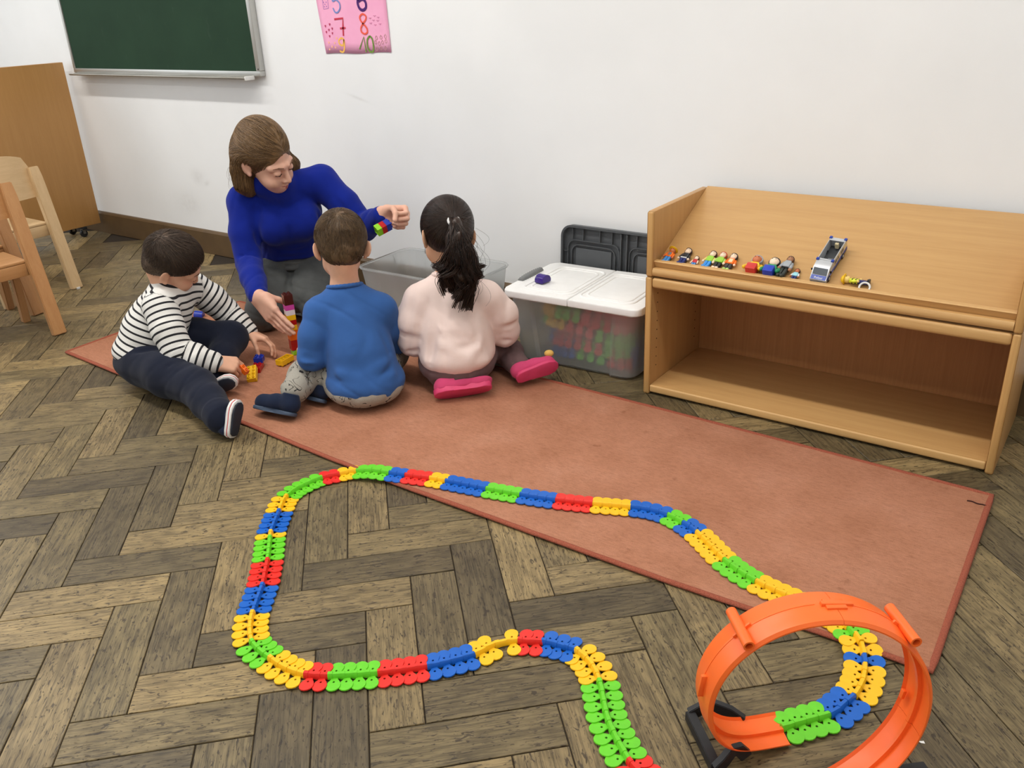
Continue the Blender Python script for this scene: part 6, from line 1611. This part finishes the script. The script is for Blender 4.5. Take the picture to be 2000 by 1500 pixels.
def block_figure(label, u, legs, top, hair, skin):
    """chunky seated figure"""
    r = empty('toy_figure'); r.matrix_world = SLOPE_W @ Matrix.Translation((u,.0005,0.0004)); tag(r, label, 'toy figure', 'toy figures on the display top')
    box('legs', -.0145,.0145,.001,.026,.002,.034, legs, r, .002)
    bm = bmesh.new(); add_prism(bm, [(-.0165,.020),(.0165,.020),(.0165,.034),(.0105,.044),(-.0105,.044),(-.0165,.034)], .002, .022, bev=.003); bm_obj('torso', bm, top, r, angle=45)
    for sx in (-1,1):
        bm = bmesh.new(); add_tube(bm, [Vector((sx*.0175,.038,.012)),Vector((sx*.0225,.028,.015)),Vector((sx*.0225,.018,.022))], .0055, 10); bm_obj('arm', bm, top, r, smooth=True)
        bm = bmesh.new(); bmesh.ops.create_icosphere(bm, subdivisions=2, radius=.006, matrix=Matrix.Translation((sx*.0225,.015,.024))); bm_obj('hand', bm, top, r, smooth=True)
    bm = bmesh.new(); bmesh.ops.create_uvsphere(bm, u_segments=20, v_segments=14, radius=1.0, matrix=Matrix.Translation((0,.0565,.015)) @ Matrix.Diagonal((.0142,.0140,.0138,1))); hd = bm_obj('head', bm, skin, r, smooth=True)
    for sx in (-1,1): e = bmesh.new(); bmesh.ops.create_icosphere(e, subdivisions=1, radius=.0015, matrix=Matrix.Translation((sx*.005,.059,.0280))); bm_obj('eye', e, M_DARK, hd, smooth=True)
    bm = bmesh.new(); bmesh.ops.create_uvsphere(bm, u_segments=22, v_segments=14, radius=1.0)
    for q in list(bm.verts):
        if q.co.z > .30 and q.co.y < .55: q.co.z = .30
    bmesh.ops.transform(bm, matrix=Matrix.Translation((0,.0585,.0135)) @ Matrix.Diagonal((.0170,.0162,.0150,1)), verts=bm.verts); bm_obj('hair', bm, hair, hd, smooth=True)
block_figure('chunky toy grandmother with grey hair, yellow jacket and red legs', .314, P_('red_legs',(206,56,50)), TY, P_('silver_hair',(158,162,166)), SKIN_D)
block_figure('chunky toy man with black hair, green jumper and blue legs', .364, P_('blue_legs',(38,64,180)), P_('green_jumper',(36,140,88)), P_('black_hair',(40,28,28)), SKIN_L)
figure('slim toy man in a grey shirt and long dark trousers', .397, .000, .104, P_('dark_green_trousers',(48,54,50)), GRY, GRY, P_('short_brown_hair',(88,56,38)), P_('tan_skin',(168,118,84)), None, -4, belt=DK, wide=.72, slim=1.0, hk=.68)
figure('small dark-haired toy child in a white and turquoise top with navy trousers', .432, .002, .052, NVY, P_('turquoise',(150,206,216)), TW, P_('maroon_hair',(62,30,30)), SKIN_D, None, -2)
# lying figure in a reflective vest and the white ring beside its boots
VEST = P_('vest_yellow',(220,228,60))
ly = figure('toy policeman in a yellow reflective vest lying on his side at the lip', 0, 0, .076, NVY, VEST, VEST, None, P_('skin_yellow',(238,206,120)), TY, feet=DK, M=SLOPE_W @ Matrix.Translation((.630,.030,.002)) @ Matrix.Rotation(R(90),4,'Z') @ Matrix.Rotation(R(35),4,'Y'))
for y0 in (.033,.042): box('vest_band', -.0112,.0112,y0,y0+.0028,.0020,.0152, DK, ly, .0004)
bm = bmesh.new(); rgp = [Vector((.0135*math.cos(a),.0135*math.sin(a),0)) for a in np.linspace(0,2*PI,25)]; add_sweep(bm, rgp, circle(.0028,8), cap=False)
ro = bm_obj('toy_ring', bm, TW, smooth=True); ro.matrix_world = SLOPE_W @ Matrix.Translation((.622,.016,.0085)) @ Matrix.Rotation(R(28),4,'X'); tag(ro, 'small white plastic ring at the feet of the lying toy policeman', 'toy ring')
# ================================================================== toy police van without its roof
vn = empty('toy_van'); vn.matrix_world = SLOPE_W @ Matrix.Translation((.500,.012,.0005)) @ Matrix.Rotation(R(-4),4,'Z')
tag(vn, 'silver and blue toy police van without roof parked on the sloping board', 'toy van')
M_SILV = NT('van_silver'); M_SILV.set(Base_Color=srgb(196,198,200), Metallic=0.3, Roughness=0.35); M_SILV = M_SILV.m
M_VBLUE = P_('van_blue',(34,64,160)); M_VDARK = P_('van_interior',(70,72,74)); M_VGLASS = P_('van_glass',(86,92,98)); M_VBEIGE = P_('van_cream',(206,190,150))
VW = .0225
# cab: hood, windscreen, roof over the cab, as one shaped block (x across, y along, z up)
bm = bmesh.new(); add_prism(bm, [(.000,.006),(.000,.016),(.012,.021),(.030,.036),(.052,.0385),(.056,.0385),(.056,.006)], -VW, VW, M=Matrix(((0,0,1,0),(1,0,0,0),(0,1,0,0),(0,0,0,1))), bev=.0015); bm_obj('cab', bm, M_SILV, vn, angle=35)
bm = bmesh.new(); add_prism(bm, [(.0005,.0165),(.0118,.0216),(.0122,.0214),(.0005,.0155)], -VW+.002, VW-.002, M=Matrix(((0,0,1,0),(1,0,0,0),(0,1,0,.0004),(0,0,0,1)))); hood = bm_obj('hood', bm, M_VBLUE, vn)
ws = math.atan2(.015,.018)
box('windscreen', -VW+.003, VW-.003, 0.001, .020, 0, .0008, M_VGLASS, vn, .0003, 1, M=Matrix.Translation((0,.0125,.0218)) @ Matrix.Rotation(ws,4,'X'))
# lettering on the hood, drawn as thin strokes
def letters(text, parent, M, hgt, m):
    cu = bpy.data.curves.new('lettering', 'FONT'); cu.body = text; cu.size = hgt; cu.align_x = 'CENTER'; cu.extrude = .00015
    tmp = bpy.data.objects.new('lettering_tmp', cu); COL.objects.link(tmp); dg = bpy.context.evaluated_depsgraph_get(); me = bpy.data.meshes.new_from_object(tmp.evaluated_get(dg)); bpy.data.objects.remove(tmp)
    me.transform(M); me.materials.clear(); me.materials.append(m); return link(bpy.data.objects.new('lettering', me), parent)
letters('Polizei', hood, Matrix.Translation((0,.0022,.0180)) @ Matrix.Rotation(math.atan2(.0051,.0113),4,'X'), .0088, TW)
# open body: floor, walls, rim
y0, y1, zt = .056, .150, .0400
box('body_floor', -VW, VW, y0, y1, .006, .011, M_VDARK, vn)
for sx in (-1,1):
    x0,x1 = (sx*VW, sx*(VW-.002)) if sx < 0 else (sx*(VW-.002), sx*VW)
    wl = box('body_wall', min(x0,x1), max(x0,x1), y0, y1, .006, zt, M_SILV, vn, .0004, 1)
    xo = sx*(VW+.0002); a,b = (xo-.0003, xo+.0003)
    box('stripe', a, b, y0-.050, y1-.001, .011, .0175, M_VBLUE, wl); box('panel', a, b, y0+.002, y1-.002, .0185, .036, M_VBEIGE, wl)
    for ya,yb in ((.062,.078),(.082,.090),(.104,.124)): box('side_window', a-.0002 if sx > 0 else a-.0002, b+.0002, ya, yb, .023, .034, M_VGLASS, wl)
    for ya in (.020,.116):
        bm = bmesh.new(); add_lathe(bm, [(0,-.003),(.0075,-.003),(.0085,-.0015),(.0085,.0015),(.0075,.003),(0,.003)], 18, Matrix.Translation((sx*(VW-.001),ya,.0085)) @ Matrix.Rotation(PI/2,4,'Y')); wh = bm_obj('wheel', bm, M_DARK, vn, angle=40)
        bm = bmesh.new(); add_lathe(bm, [(.0045,0),(.004,.0006),(0,.0008)], 12, Matrix.Translation((sx*(VW+.002),ya,.0085)) @ Matrix.Rotation(sx*PI/2,4,'Y')); bm_obj('hubcap', bm, GRY, wh)
    box('mirror', sx*(VW+.0035)-.0025, sx*(VW+.0035)+.0025, .026,.029,.022,.029, M_DARK, vn, .0006, 1)
    for ya in (y0-.004, y1-.006): box('lamp_cap', sx*(VW-.002)-.004, sx*(VW-.002)+.004, ya, ya+.008, zt-.003, zt+.003, M_VBLUE, vn, .001, 1)
box('rear_wall', -VW, VW, y1-.002, y1, .006, zt, M_SILV, vn, .0004, 1); box('front_rim', -VW+.002, VW-.002, y0, y0+.005, zt-.0022, zt, M_SILV, vn, .0004, 1); box('rear_rim', -VW+.002, VW-.002, y1-.012, y1-.002, zt-.0022, zt, M_SILV, vn, .0004, 1)
box('seat', -.012, .0, y0+.012, y0+.022, .011, .024, M_DARK, vn, .001); box('inner_panel', .0, .014, y0+.018, y0+.019, .011, .030, GRY, vn); box('inner_box', -.004, .006, y1-.020, y1-.012, .018, .034, M_VBEIGE, vn, .0006, 1)
box('bumper', -VW+.001, VW-.001, -.001, .004, .004, .009, M_DARK, vn, .001, 1)
